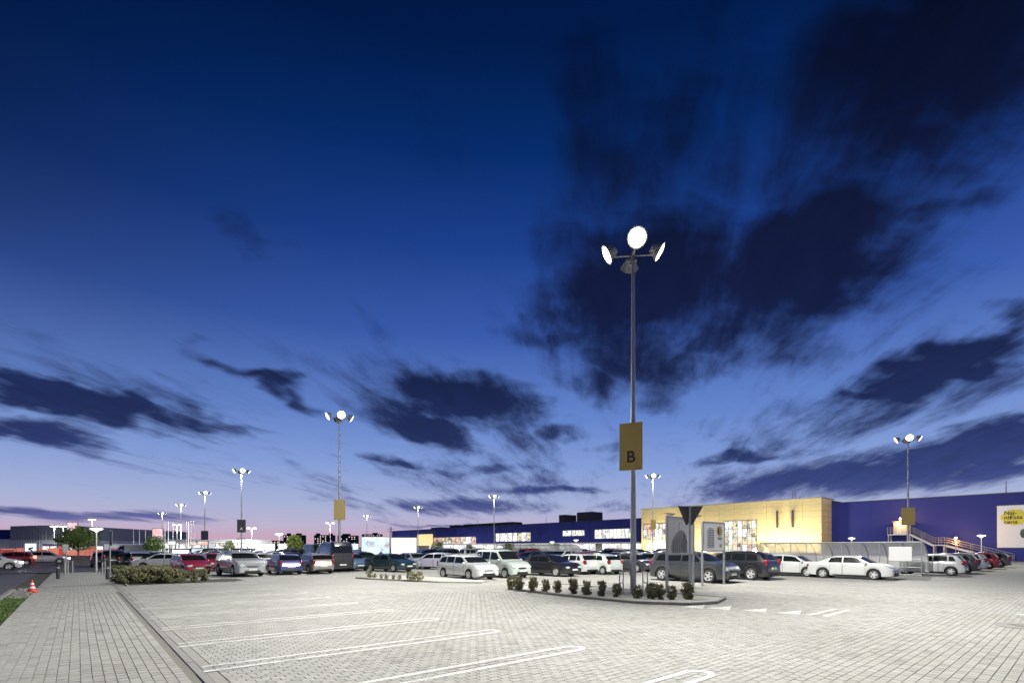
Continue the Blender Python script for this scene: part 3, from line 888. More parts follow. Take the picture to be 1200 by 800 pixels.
# bollards and posts at the crossing
bol = bpy.data.objects.new('bollard', None); C.objects.link(bol)
MB().lathe([(.001, 0), (.09, 0), (.09, .80), (.075, .86), (.001, .88)], 14).build('shaft', M_DARKST, bol, 40)
MB().lathe([(.0925, .66), (.0925, .74)], 14).build('band', M_STEELM, bol, 40)
for px, py in ((68, 678), (126, 678.6)):
    place(bol, G(px, py), 0, 1.0, 'stout dark bollard at the corner of the walkway crossing', 'bollard', 'dark bollards at the crossing')
thin = bpy.data.objects.new('slim_bollard', None); C.objects.link(thin)
MB().lathe([(.001, 0), (.045, 0), (.045, .92), (.001, .95)], 12).build('shaft', M_STEELM, thin, 40)
MB().lathe([(.08, 0), (.08, .02), (.05, .03)], 12).build('foot_plate', M_STEELM, thin, 40)
for px, py in ((76, 674), (79.5, 673), (120, 674), (112.5, 671), (123, 672.5), (85, 671)):
    place(thin, G(px, py), 0, 1.0, 'slim steel bollard guarding the walkway crossing', 'bollard', 'slim bollards at the crossing')
def sign_post(px, py, H, label, pw, ph, col, rz, pz=None):
    r = thing('sign_post', label, 'sign', G(px, py))
    MB().tube((0, 0, 0), (0, 0, H), .035, .035, 8).build('post', M_STEEL, r, 40)
    z = H - ph / 2 - .03
    MB().box((-pw / 2, -.055, z - ph / 2), (pw / 2, -.04, z + ph / 2), M=Matrix.Rotation(rz, 4, 'Z')).build('plate', col, r)
    return r
sign_post(129, 678, 3.0, 'tall road sign post turned edge-on by the dark bollard', .6, .9, M_STEELM, HEAD_U + .15)
sign_post(77, 672, 2.2, 'short post with a small pale rectangular sign', .34, .55, M_WHITE, .3)

# ------------------------------------------------------------------ traffic cone
cn = thing('traffic_cone', 'orange and white traffic cone on the stony verge', 'traffic cone', G(37.5, 694.2, .03), .3)
M_CONE = plain('cone_orange', (0.62, 0.07, 0.012), 0.5, var=.12)
MB().bevbox((-.2, -.2, 0), (.2, .2, .04), .02).build('base', M_CONE, cn)
MB().lathe([(.145, .04), (.115, .16), (.0955, .24), (.0755, .32), (.055, .40), (.03, .52), (.001, .525)], 18).build('body', M_CONE, cn, 50)
MB().lathe([(.118, .165), (.098, .245)], 18).build('band', M_WHITE, cn, 50)
MB().lathe([(.078, .325), (.058, .405)], 18).build('band', M_WHITE, cn, 50)

# ------------------------------------------------------------------ advertising boards, give-way sign
M_POSTER = plain('poster_grey', (0.58, 0.58, 0.56), 0.5, var=.1, scale=1.5)
M_POSTW = plain('poster_white', (0.80, 0.80, 0.78), 0.5, var=.06, scale=1.5)
M_CLOTH1 = plain('printed_dark_grey', (0.13, 0.13, 0.135), 0.6, var=.3, scale=6)
M_CLOTH2 = plain('printed_mid_grey', (0.24, 0.24, 0.245), 0.6, var=.25, scale=6)
def board(px, py, wdt, z0, z1, label, face):
    p = G(px, py)
    rz = math.atan2(N.y, N.x) - .05
    r = thing('advertising_board', label, 'billboard', p, rz)
    for x in (0, wdt):
        MB().bevbox((x - .045, -.045, 0), (x + .045, .045, z1 + .06), .01).build('post', M_STEEL, r)
    MB().box((.048, -.03, z0), (wdt - .048, .03, z1)).build('panel', face, r)
    for z in (z0 - .03, z1 + .03): MB().box((.048, -.04, z - .028), (wdt - .048, .04, z + .028)).build('rail', M_STEEL, r)
    return r
bA = board(781.5, 692.5, 2.05, 1.66, 3.28, 'grey poster board on two posts showing hanging dark garments', M_POSTER)
def ptrans(x, z): return Vector((x, -.034, z))
def poster_shape(root, name, pts, mat, y=-.0345):
    MB().prism(pts, 0, .003, M=Matrix.Translation((0, y, 0)) @ Matrix.Rotation(PI / 2, 4, 'X')).build(name, mat, root)
poster_shape(bA, 'printed_jacket', [(.30, 1.70), (.27, 1.98), (.36, 2.28), (.58, 2.52), (.82, 2.68), (1.04, 2.74), (1.26, 2.68), (1.42, 2.50), (1.52, 2.2), (1.50, 1.95), (1.53, 1.70)], M_CLOTH2)
poster_shape(bA, 'printed_jacket', [(1.16, 1.71), (1.12, 2.1), (1.20, 2.55), (1.28, 2.64), (1.40, 2.48), (1.49, 2.2), (1.44, 2.0), (1.38, 1.71)], M_CLOTH1, -.0385)
for k in range(5): poster_shape(bA, 'printed_fold', [(.40 + k * .16, 1.71), (.46 + k * .14, 2.25 + .07 * k), (.52 + k * .13, 2.3 + .07 * k), (.46 + k * .155, 1.71)], M_CLOTH1, -.039)
poster_shape(bA, 'printed_hanger', [(.84, 2.72), (.86, 3.05), (.96, 3.10), (.97, 3.07), (.89, 3.03), (.87, 2.72)], M_CLOTH1, -.039)
bB = board(823, 686.5, 2.05, 1.80, 3.20, 'white poster board with a chequered tower and a yellow disc', M_POSTW)
for i in range(12):
    for j in range(5):
        if i > 9 and abs(j - 2) > 12 - i: continue
        x0, z0 = .42 + j * .13, 1.95 + i * .085
        poster_shape(bB, 'printed_square', [(x0, z0), (x0 + .08, z0), (x0 + .08, z0 + .05), (x0, z0 + .05)], M_NAVY)
poster_shape(bB, 'printed_disc', [(1.55 + .27 * math.cos(a * PI / 12), 2.80 + .27 * math.sin(a * PI / 12)) for a in range(24)], M_YELLOW)
poster_shape(bB, 'printed_symbol', [(1.42, 2.66), (1.38, 2.82), (1.46, 2.98), (1.52, 2.99), (1.49, 2.86), (1.55, 2.72), (1.52, 2.62)], M_INK, -.039)
for z, a, b in ((2.42, 1.35, 1.78), (2.34, 1.40, 1.75)): poster_shape(bB, 'printed_bar', [(a, z), (b, z), (b, z + .045), (a, z + .045)], M_CLOTH1)
poster_shape(bB, 'printed_label', [(1.55, 1.95), (1.78, 1.95), (1.78, 2.12), (1.55, 2.12)], M_YELLOW)
# arms with lamps over board A
for x, nm in ((0.0, 'lamp_arm'), (2.05, 'lamp_arm')):
    MB().box((x - .5, -.35, 3.40), (x + .15, -.25, 3.44)).box((x - .03, -.3, 3.34), (x + .03, .0, 3.40)).build(nm, M_STEELM, bA)
gw = thing('give_way_sign', 'two grey triangular sign backs on one slim post', 'sign', G(808.5, 704.2), 0)
MB().tube((0, 0, .05), (0, 0, 3.45), .038, .038, 10).build('post', M_STEEL, gw, 40)
M_SIGNB = plain('sign_back_grey', (0.10, 0.09, 0.09), 0.55, .3, var=.15)
for rz, ox, oy in ((math.radians(24), -.10, .06), (math.radians(-24), .10, .12)):
    pts = [(-.40, 3.44), (.40, 3.44), (.03, 2.76), (-.03, 2.76)]
    MB().prism(pts, -.012, .012, M=Matrix.Translation((ox, oy, 0)) @ Matrix.Rotation(rz, 4, 'Z') @ Matrix.Rotation(PI / 2, 4, 'X')).build('plate', M_SIGNB, gw)
# ------------------------------------------------------------------ cars
CARS = dict(
    hatch=dict(L=4.0, W=1.72, H=1.49, r=.31, ax=(.72, 3.22), belt=.93, prof=[(0, .60), (.05, .80), (.12, 1.0), (.42, 1.38), (.85, 1.47), (1.6, 1.49), (2.15, 1.46), (2.42, 1.38), (3.02, 1.0), (3.55, .90), (3.86, .75), (4.0, .56)],
               ws=(2.42, 3.02), rg=(.14, .42), wins=[(1.72, 2.92, 1.72, 2.38), (.92, 1.64, .92, 1.64), (.45, .84, .62, .84)], doors=[(1.70, 2.80), (1.12, 1.66)]),
    wagon=dict(L=4.5, W=1.75, H=1.50, r=.32, ax=(.85, 3.58), belt=.94, prof=[(0, .60), (.05, .82), (.10, 1.02), (.40, 1.40), (.85, 1.48), (2.0, 1.50), (2.6, 1.47), (2.9, 1.38), (3.5, 1.0), (4.05, .90), (4.36, .75), (4.5, .56)],
               ws=(2.9, 3.5), rg=(.12, .40), wins=[(2.12, 3.38, 2.12, 2.85), (1.25, 2.04, 1.25, 2.04), (.42, 1.17, .62, 1.17)], doors=[(2.10, 3.15), (1.26, 2.06)]),
    sedan=dict(L=4.55, W=1.76, H=1.46, r=.32, ax=(.92, 3.62), belt=.94, prof=[(0, .60), (.04, .90), (.12, 1.0), (.70, 1.05), (1.32, 1.38), (1.7, 1.45), (2.4, 1.46), (2.8, 1.38), (3.45, .99), (4.1, .89), (4.40, .75), (4.55, .56)],
               ws=(2.8, 3.45), rg=(.74, 1.32), wins=[(2.05, 3.32, 2.05, 2.75), (1.20, 1.97, 1.36, 1.97)], doors=[(2.03, 3.19), (1.33, 1.99)]),
    suv=dict(L=4.75, W=1.92, H=1.72, r=.38, ax=(.92, 3.80), belt=1.10, prof=[(0, .70), (.05, .98), (.12, 1.14), (.45, 1.58), (.9, 1.69), (2.2, 1.72), (2.8, 1.68), (3.05, 1.58), (3.65, 1.18), (4.25, 1.08), (4.58, .92), (4.75, .64)],
             ws=(3.05, 3.65), rg=(.15, .45), wins=[(2.2, 3.52, 2.2, 3.0), (1.30, 2.12, 1.30, 2.12), (.5, 1.22, .68, 1.22)], doors=[(2.18, 3.31), (1.40, 2.14)]),
    minivan=dict(L=4.1, W=1.72, H=1.82, r=.31, ax=(.70, 3.32), belt=1.08, prof=[(0, .58), (.03, 1.05), (.08, 1.4), (.18, 1.76), (.6, 1.82), (2.0, 1.82), (2.45, 1.74), (3.08, 1.13), (3.62, 1.0), (3.96, .84), (4.1, .58)],
                 ws=(2.45, 3.08), rg=(.04, .16), wins=[(1.85, 2.98, 1.85, 2.40), (.95, 1.75, .95, 1.75), (.3, .87, .34, .87)], doors=[(1.83, 2.9), (1.10, 1.77)]),
    van=dict(L=5.2, W=1.98, H=2.4, r=.34, ax=(1.1, 4.25), belt=1.32, prof=[(0, .60), (.03, 1.4), (.06, 2.1), (.14, 2.34), (.5, 2.4), (3.3, 2.4), (3.75, 2.28), (4.45, 1.36), (4.9, 1.12), (5.12, .9), (5.2, .58)],
             ws=(3.75, 4.45), rg=(.032, .06), wins=[(3.2, 4.34, 3.2, 3.75)], doors=[(3.15, 3.8), (2.0, 3.12)]),
    mini=dict(L=3.55, W=1.63, H=1.49, r=.29, ax=(.60, 2.90), belt=.95, prof=[(0, .60), (.05, .82), (.16, 1.0), (.50, 1.34), (.95, 1.46), (1.6, 1.49), (2.05, 1.40), (2.65, 1.0), (3.15, .90), (3.44, .76), (3.55, .56)],
              ws=(2.05, 2.65), rg=(.18, .50), wins=[(1.32, 2.55, 1.32, 2.02), (.62, 1.24, .78, 1.24)], doors=[(1.28, 2.48)]),
)
def interp(pts, x):
    if x <= pts[0][0]: return pts[0][1]
    for (a, b), (c, d) in zip(pts, pts[1:]):
        if x <= c: return b + (d - b) * (x - a) / (c - a)
    return pts[-1][1]
def car_proto(kind):
    P = CARS[kind]
    L, Wd, H, R, ax = P['L'], P['W'] / 2, P['H'], P['r'], P['ax']
    wz = R; AR = R + .055
    root = bpy.data.objects.new('parked_car' if kind not in ('van', 'minivan') else ('parked_van'), None); C.objects.link(root)
    def zb(x):
        z = .21 + .05 * max(0, 1 - min(x, L - x) / .3)
        for a in ax:
            d = abs(x - a)
            if d < AR: z = max(z, wz + math.sqrt(AR * AR - d * d) - .0)
        return z
    def sec(x):
        t = min(x, L - x)
        tp = 1 - .15 * (1 - min(t / .5, 1)) ** 2
        if t < .06: tp -= .05 * (1 - t / .06)
        wd = Wd * tp
        zt = interp(P['prof'], x)
        blt = min(P['belt'] + .04 * (1 - x / L), zt - .015)
        b = zb(x)
        gq = max(0, min(1, (zt - blt) / (H - P['belt'])))
        y5 = wd * (.955 - .17 * gq); h = zt - blt
        return [(wd * .95, b), (wd * .99, b + (blt - b) * .22), (wd, b + (blt - b) * .55), (wd * .985, b + (blt - b) * .86), (wd * .955, blt),
                (y5, blt + h * .84), (y5 * .86, blt + h * .965), (0, zt)]
    xs_ = set(p[0] for p in P['prof']) | {L - .06, L - .25, L - .45, .25}
    for a in ax:
        for k in range(-6, 7): xs_.add(a + AR * math.sin(k * PI / 12))
        xs_.add(a - AR - .002); xs_.add(a + AR + .002)
    for wv in P['wins']: xs_ |= {wv[0], wv[1]}
    xs_ |= set(P['ws']) | set(P['rg'])
    st = sorted(xs_)
    S = []
    for x in st:
        if not S or x - S[-1] > .012: S.append(x)
    secs = [sec(x) for x in S]
    def at(x):                                    # the lofted surface, piecewise linear like the mesh
        for i in range(len(S) - 1):
            if x <= S[i + 1] + 1e-6:
                t = (x - S[i]) / (S[i + 1] - S[i])
                t = max(0, min(1, t))
                return [(a[0] + (b[0] - a[0]) * t, a[1] + (b[1] - a[1]) * t) for a, b in zip(secs[i], secs[i + 1])]
        return secs[-1]
    X = lambda x: x - L / 2
    mb = MB()
    ring = 15
    vs = []
    for x, s in zip(S, secs):
        # the nose and tail are curved in plan: centre points sit further out
        for k, (y, z) in enumerate(s): vs.append((X(x), -y, z))
        for (y, z) in reversed(s[:-1]): vs.append((X(x), y, z))
    fs = []
    for i in range(len(S) - 1):
        for k in range(ring - 1):
            fs.append((i * ring + k, i * ring + k + 1, (i + 1) * ring + k + 1, (i + 1) * ring + k))
    mb.add(vs, fs)
    n = len(S)
    mb.add([vs[k] for k in range(ring)], [tuple(reversed(range(ring)))])
    mb.add([vs[(n - 1) * ring + k] for k in range(ring)], [tuple(range(ring))])
    mb.build('body', PAINT['white'], root, 38)
    # underside and wheel wells
    mb = MB()
    vs = []
    for x, s in zip(S, secs): vs += [(X(x), -s[0][0] * .985, s[0][1] - .004), (X(x), s[0][0] * .985, s[0][1] - .004)]
    mb.add(vs, [(2 * i, 2 * i + 1, 2 * i + 3, 2 * i + 2) for i in range(n - 1)])
    mb.box((X(.3), -Wd * .5, .16), (X(L - .3), Wd * .5, .42))
    mb.build('underbody', M_BLACK, root)
    # glazing
    def lerp2(a, b, t): return (a[0] + (b[0] - a[0]) * t, a[1] + (b[1] - a[1]) * t)
    for (a0, a1, b0, b1) in P['wins']:
        for sd in (-1, 1):
            vs = []; nu, nv = 8, 3
            for j in range(nv + 1):
                v = .10 + .80 * j / nv
                for i in range(nu + 1):
                    u_ = i / nu
                    x = (a0 + (a1 - a0) * u_) * (1 - j / nv) + (b0 + (b1 - b0) * u_) * (j / nv)
                    s = at(x); y, z = lerp2(s[4], s[5], v)
                    vs.append((X(x), sd * (y + .008), z + .003))
            fs = [(j * (nu + 1) + i, j * (nu + 1) + i + 1, (j + 1) * (nu + 1) + i + 1, (j + 1) * (nu + 1) + i) for j in range(nv) for i in range(nu)]
            if sd > 0: fs = [tuple(reversed(f)) for f in fs]
            MB().add(vs, fs).build('side_window', M_GLASS, root, 30)
    for nm, (x0, x1), off in (('windscreen', P['ws'], (.007, .007)), ('rear_window', P['rg'], (-.007, .006))):
        vs = []; nu = 6
        for i in range(nu + 1):
            x = x0 + (x1 - x0) * (.06 + .88 * i / nu)
            s = at(x); p5 = lerp2(s[5], s[6], .35)
            row = [(-p5[0], p5[1]), (-s[6][0], s[6][1]), (-s[6][0] * .5, (s[6][1] + s[7][1]) / 2), (0, s[7][1]), (s[6][0] * .5, (s[6][1] + s[7][1]) / 2), (s[6][0], s[6][1]), (p5[0], p5[1])]
            vs += [(X(x) + off[0], y, z + off[1]) for y, z in row]
        fs = [(i * 7 + k, i * 7 + k + 1, (i + 1) * 7 + k + 1, (i + 1) * 7 + k) for i in range(nu) for k in range(6)]
        MB().add(vs, fs).build(nm, M_GLASS, root, 30)
    # doors: skins a little proud, on a dark seam
    for (x0, x1) in P['doors']:
        for sd in (-1, 1):
            for nm, ex, of, mt in (('door_seam', .014, .002, M_BLACK), ('door', 0, .006, PAINT['white'])):
                vs = []; xx = [x0 - ex] + [x for x in S if x0 - ex + .02 < x < x1 + ex - .02] + [x1 + ex]
                for x in xx:
                    s = at(x)
                    a = lerp2(s[0], s[1], .45 - ex); b = lerp2(s[3], s[4], .75 + ex)
                    for (y, z) in (a, s[1], s[2], s[3], b): vs.append((X(x), sd * (y + of), z))
                fs = [(i * 5 + k, i * 5 + k + 1, (i + 1) * 5 + k + 1, (i + 1) * 5 + k) for i in range(len(xx) - 1) for k in range(4)]
                if sd < 0: fs = [tuple(reversed(f)) for f in fs]
                d = MB().add(vs, fs).build(nm, mt, root, 30)
            s = at(x0 + .14)
            MB().bevbox((X(x0 + .06), min(sd * (s[3][0] + .0), sd * (s[3][0] + .035)), s[3][1] - .03), (X(x0 + .24), max(sd * (s[3][0]), sd * (s[3][0] + .035)), s[3][1] - .002), .006).build('handle', M_BLACK if kind in ('minivan', 'van') else PAINT['white'], d)
    # dark sills between the wheels
    for sd in (-1, 1):
        x0, x1 = ax[0] + AR + .01, ax[1] - AR - .01
        xx = [x0] + [x for x in S if x0 + .02 < x < x1 - .02] + [x1]
        vs = []
        for x in xx:
            s = at(x)
            for (y, z) in (s[0], lerp2(s[0], s[1], .4)): vs.append((X(x), sd * (y + .008), z - .004))
        fs = [(2 * i, 2 * i + 1, 2 * i + 3, 2 * i + 2) for i in range(len(xx) - 1)]
        MB().add(vs, fs if sd > 0 else [tuple(reversed(f)) for f in fs]).build('sill_trim', M_BLACK, root)
    # wheels
    ty = MB(); Mw = Matrix.Rotation(PI / 2, 4, 'X')
    ty.lathe([(R * .60, -.10), (R * .93, -.105), (R, -.075), (R, .075), (R * .93, .105), (R * .60, .10)], 26, M=Mw)
    t_me = ty.mesh('tyre', M_RUBBER, 35)
    rm = MB()
    rm.lathe([(R * .655, .10), (R * .64, .106), (R * .58, .095), (R * .56, .03)], 26, 0, Mw)
    rm.lathe([(.001, .02), (R * .57, .02)], 26, 1, Mw)
    for k in range(5 if kind != 'van' else 8):
        a = 2 * PI * k / (5 if kind != 'van' else 8)
        M = Mw @ Matrix.Rotation(a, 4, 'Z')
        rm.add([M @ Vector(v) for v in ((.03, -.055, .09), (R * .6, -.032, .088), (R * .6, .032, .088), (.03, .055, .09), (.03, -.055, .03), (R * .6, -.032, .03), (R * .6, .032, .03), (.03, .055, .03))],
               [(0, 1, 2, 3), (0, 4, 5, 1), (1, 5, 6, 2), (2, 6, 7, 3)], 0)
    rm.lathe([(.07, .03), (.07, .096), (.001, .10)], 12, 0, Mw)
    r_me = rm.mesh('rim', [M_RIM, M_BLACK], 35)
    for a in ax:
        for sd in (-1, 1):
            o = obj('wheel', t_me, root, (X(a), sd * (Wd - .115), R))
            if sd > 0: o.rotation_euler[2] = PI
            obj('rim', r_me, o)
    # lamps, bumpers, plates, mirrors
    def blob(nm, c, r, mat, par=root, rz=0):
        vs = []; fs = []; seg, rg = 10, 6
        for j in range(rg + 1):
            ph = -PI / 2 + PI * j / rg
            for k in range(seg):
                th = 2 * PI * k / seg
                sx = lambda q: math.copysign(abs(q) ** .6, q)
                p = Vector((sx(math.cos(ph)) * sx(math.cos(th)) * r[0], sx(math.cos(ph)) * sx(math.sin(th)) * r[1], sx(math.sin(ph)) * r[2]))
                p.rotate(Matrix.Rotation(rz, 3, 'Z'))
                vs.append(p + Vector(c))
        for j in range(rg):
            for k in range(seg): fs.append((j * seg + k, j * seg + (k + 1) % seg, (j + 1) * seg + (k + 1) % seg, (j + 1) * seg + k))
        return MB().add(vs, fs).build(nm, mat, par, 60)
    zf = interp(P['prof'], L - .12) - .10
    zr = P['belt'] - .04
    for sd in (-1, 1):
        blob('headlight', (X(L - .15), sd * Wd * .66, zf), (.15, .22, .085), M_LENS, rz=-sd * .35)
        if kind in ('hatch', 'mini', 'wagon', 'suv', 'minivan', 'van'):
            hz = .16 if kind in ('hatch', 'mini', 'sedan') else .20
            blob('tail_light', (X(.12), sd * Wd * .80, zr - .02), (.13, .11, hz), M_TAIL, rz=sd * .2)
        else: blob('tail_light', (X(.07), sd * Wd * .68, zr - .10), (.10, .22, .085), M_TAIL, rz=sd * .2)
        s = at(P['ws'][1] - .1)
        blob('mirror', (X(P['ws'][1] - .22), sd * (Wd * .96 + .11), s[4][1] + .05), (.06, .10, .07), PAINT['white'])
    fw = at(L)[2][0]
    blob('grille', (X(L - .03), 0, zf - .07), (.06, fw * .52, .05), M_BLACK)
    blob('air_intake', (X(L - .03), 0, .36), (.07, fw * .70, .075), M_BLACK)
    blob('bumper', (X(L - .06), 0, .265), (.10, fw * .98, .05), M_BLACK)
    blob('bumper', (X(.05), 0, .31), (.09, at(0)[2][0] * .99, .075), M_BLACK)
    MB().box((X(L) + .025, -.26, .42), (X(L) + .045, .26, .53)).build('number_plate', M_PLATE, root)
    zp = .78 if kind not in ('van',) else .62
    zp = min(zp, interp(P['prof'], .02) - .05)
    MB().box((X(0) - .03, -.26, zp - .11), (X(0) + .02, .26, zp)).build('number_plate', M_PLATE, root)
    if kind in ('wagon', 'suv'):
        for sd in (-1, 1):
            s0, s1 = P['wins'][2][0] + .25, P['ws'][0] - .1
            y = at(1.5)[6][0]
            mb = MB(); zz = H + .035
            mb.tube((X(s0), sd * y, zz - .01), (X(s1), sd * y, zz - .015), .017, .017, 6)
            for q in (s0, (s0 + s1) / 2, s1): mb.tube((X(q), sd * y, H - .1), (X(q), sd * y, zz - .012), .015, .015, 6)
            mb.build('roof_rail', M_STEEL, root)
    if kind == 'van':
        MB().box((X(0) - .006, -.008, .5), (X(0.06), .008, 2.15)).build('door_split', M_BLACK, root)
    return root
PROTO = {k: car_proto(k) for k in CARS}
def paint_tree(o, mat):
    for ch in list(o.children):
        for q in [ch] + list(ch.children):
            if q.type == 'MESH' and q.data.materials and q.data.materials[0] and q.data.materials[0].name.startswith('paint_'):
                q.material_slots[0].link = 'OBJECT'
                q.material_slots[0].material = mat
    return o
def car(kind, col, px, py, fwd, label, group=None, side=.8, jit=0.0, d=None, cat=None, heading=None):
    """fwd = +1: nose away along the rows, -1: nose towards the camera; py is where the near wheels stand"""
    p = AT(px, (G(px, py).y if d is None else d) + N.y * side)
    rz = (HEAD_U if fwd > 0 else HEAD_U + PI) + math.radians(jit) if heading is None else heading
    o = place(PROTO[kind], p + Vector((0, 0, .012)), rz, 1.0, label, cat or ('van' if kind in ('van', 'minivan') else 'car'), group)
    return paint_tree(o, PAINT[col])
car('hatch', 'crimson', 223, 672.5, -1, 'crimson hatchback facing the bush bed', jit=8, side=.5)
car('hatch', 'red', 252, 668.5, -1, 'dark red hatchback squeezed between crimson hatchback and grey off-roader')
car('suv', 'silver', 281, 674.5, -1, 'silver-grey off-road car with its nose towards the empty stalls', jit=6)
car('hatch', 'white', 306, 667, 1, 'white car hidden between the grey off-roader and blue hatchback')
car('hatch', 'blue', 333, 672.5, 1, 'blue hatchback seen from behind with pale number plate', jit=-3)
car('wagon', 'bronze', 368, 671.3, 1, 'bronze-silver estate car seen from behind beside the black van', jit=-2)
car('van', 'black', 390, 668.8, 1, 'tall black panel van seen from behind', jit=-4)
car('van', 'grey', 371, 660, -1, 'grey panel van facing the black van')
car('hatch', 'skyblue', 411, 668.4, -1, 'pale blue hatchback next to the black van')
car('sedan', 'teal', 457, 669.6, -1, 'dark teal saloon behind the sparse gravel bed', jit=14)
car('hatch', 'silver', 486, 666.2, -1, 'silver hatchback beside the dark teal saloon')
car('hatch', 'lilac', 509, 667, 1, 'pale lilac hatchback behind the white estate car', jit=30)
car('wagon', 'white', 547, 678.4, -1, 'white estate car with roof rails, nose towards the lamp mast island')
car('minivan', 'green', 588, 676.4, -1, 'pale green compact van with black bumper beside the white estate')
car('sedan', 'black', 643, 674.6, -1, 'black saloon beside the compact van', jit=4)
car('hatch', 'white', 672, 672.2, 1, 'white hatchback with red tail lamps behind the black saloon', jit=-4)
car('mini', 'pale', 701, 672.4, 1, 'tiny rounded pale car beside the white hatchback', jit=-4)
car('sedan', 'grey', 737, 669.6, -1, 'dark grey saloon behind the tall lamp mast')
car('hatch', 'silver', 756, 665, -1, 'silver hatchback half hidden behind the dark grey saloon')
car('suv', 'grey', 812, 681.5, -1, 'large grey off-road car behind the poster boards')
car('suv', 'black', 862, 678.2, 1, 'black off-road car with red tail lamps beside the white poster board', jit=-4)
car('wagon', 'white', 925, 674.8, -1, 'white estate parked between black off-roader and white saloon', jit=3)
car('hatch', 'silver', 952, 669, -1, 'silver car half hidden behind the white estate', jit=3)
car('sedan', 'white', 998, 678.2, -1, 'white four-door saloon in front of the trolley shelter')
car('hatch', 'white', 1089, 673.6, 1, 'white hatchback at the end of the trolley shelter')
car('hatch', 'dark', 1107, 670.8, 1, 'dark hatchback next to the white one by the shelter end')
car('hatch', 'silver', 1121, 668, 1, 'silver hatchback between the dark and red hatchbacks')
car('hatch', 'red', 1137, 666, 1, 'red hatchback in front of the metal staircase')
car('hatch', 'grey', 1151, 664.5, 1, 'grey hatchback last in the row before the staircase')
# row beyond the crossing
for i, (px, py, k, c) in enumerate(((119, 663.6, 'wagon', 'navy'), (132, 664, 'suv', 'black'), (148, 664, 'hatch', 'dark'), (163, 664.4, 'wagon', 'silver'), (177, 664.4, 'sedan', 'black'))):
    car(k, c, px, py, 1, ['navy estate first in the dark row beyond the crossing', 'black off-road car in the dark row beyond the crossing', 'dark hatchback in the middle of the row beyond the crossing', 'silver estate in the row beyond the crossing', 'black saloon last in the row beyond the crossing'][i], jit=0)
car('van', 'white', 155, 657, 1, 'white van behind the dark row beyond the crossing', jit=60)
car('sedan', 'white', 194, 668, 1, 'white saloon behind the bush bed', jit=60)
car('wagon', 'pale', 181, 659, -1, 'pale estate in front of the compact round tree', jit=40)
# cars on the cross road
M_TAILON = emit('lit_tail_lamp', (1.0, 0.05, 0.03), 14.0)
M_HEADON = emit('lit_head_lamp', (1.0, 0.95, 0.85), 24.0)
for i, (k, c, px, py, hd, lb) in enumerate((('hatch', 'red', 12, 662.5, math.atan2(N.y, N.x) + PI, 'red hatchback driving on the cross road with lamps lit'),
                                            ('wagon', 'silver', 52, 660.4, math.atan2(N.y, N.x), 'silver estate driving on the cross road with lamps lit'),
                                            ('hatch', 'white', -12, 668, math.atan2(N.y, N.x), 'white hatchback entering the cross road with lamps lit'))):
    o = car(k, c, px, py, 1, lb, heading=hd, side=0)
    for ch in o.children:
        if ch.name.startswith('tail_light') or ch.name.startswith('headlight'):
            ch.material_slots[0].link = 'OBJECT'
            ch.material_slots[0].material = M_TAILON if ch.name.startswith('tail') else M_HEADON
# the far rows
rnd = random.Random(12)
cols = ['white', 'silver', 'dark', 'grey', 'black', 'navy', 'blue', 'red', 'bronze', 'pale']
cname = dict(white='white', silver='silver', dark='charcoal', grey='grey', black='black', navy='navy', blue='blue', red='red', bronze='bronze', pale='pale green')
kname = dict(hatch='hatchback', wagon='estate car', sedan='saloon', suv='off-road car', minivan='compact van')
for n in (38, 43.5, 56, 61.5, 74, 79.5):
    s = 2.0
    while s < 190:
        s += 2.6
        p = SN(s, n)
        px = 600 + FOC * p.x / p.y
        if not (405 < px < 790) or p.y > 120 or p.y < 42 or rnd.random() < .34: continue
        kd = rnd.choice(['hatch', 'hatch', 'wagon', 'sedan', 'suv', 'hatch', 'minivan']); cl = rnd.choice(cols)
        o = place(PROTO[kd], p + Vector((0, 0, .012)), math.atan2(N.y, N.x) + (0 if rnd.random() < .5 else PI), 1.0, '%s %s in the far rows before the store' % (cname[cl], kname[kd]), 'van' if kd == 'minivan' else 'car', 'cars in the far rows before the store')
        paint_tree(o, PAINT[cl])
for n in (18, 23.5, 34, 39.5):
    s = 50.0
    while s < 150:
        s += 2.6
        p = SN(s, n)
        px = 600 + FOC * p.x / p.y
        if not (200 < px < 480) or p.y > 125 or p.y < 52 or rnd.random() < .45: continue
        kd = rnd.choice(['hatch', 'hatch', 'wagon', 'sedan', 'suv', 'hatch', 'minivan']); cl = rnd.choice(cols)
        o = place(PROTO[kd], p + Vector((0, 0, .012)), HEAD_U + (0 if rnd.random() < .5 else PI) + PI / 2, 1.0, '%s %s in the far rows before the hoardings' % (cname[cl], kname[kd]), 'van' if kd == 'minivan' else 'car', 'cars in the far rows before the hoardings')
        paint_tree(o, PAINT[cl])

# ------------------------------------------------------------------ trolley shelters
M_POLY = None
def poly_mat():
    m, q, b = new_mat('ribbed_polycarbonate')
    b.inputs['Base Color'].default_value = (0.80, 0.80, 0.77, 1)
    b.inputs['Roughness'].default_value = 0.35
    tl = q.n('ShaderNodeBsdfTranslucent'); tl.inputs[0].default_value = (0.85, 0.85, 0.80, 1)
    tr = q.n('ShaderNodeBsdfTransparent')
    m1_ = q.n('ShaderNodeMixShader'); m1_.inputs[0].default_value = .45
    m.node_tree.links.new(b.outputs[0], m1_.inputs[1]); m.node_tree.links.new(tl.outputs[0], m1_.inputs[2])
    m2_ = q.n('ShaderNodeMixShader'); m2_.inputs[0].default_value = .22
    m.node_tree.links.new(m1_.outputs[0], m2_.inputs[1]); m.node_tree.links.new(tr.outputs[0], m2_.inputs[2])
    m.node_tree.links.new(m2_.outputs[0], m.node_tree.nodes['Material Output'].inputs[0])
    return m
M_POLY = poly_mat()
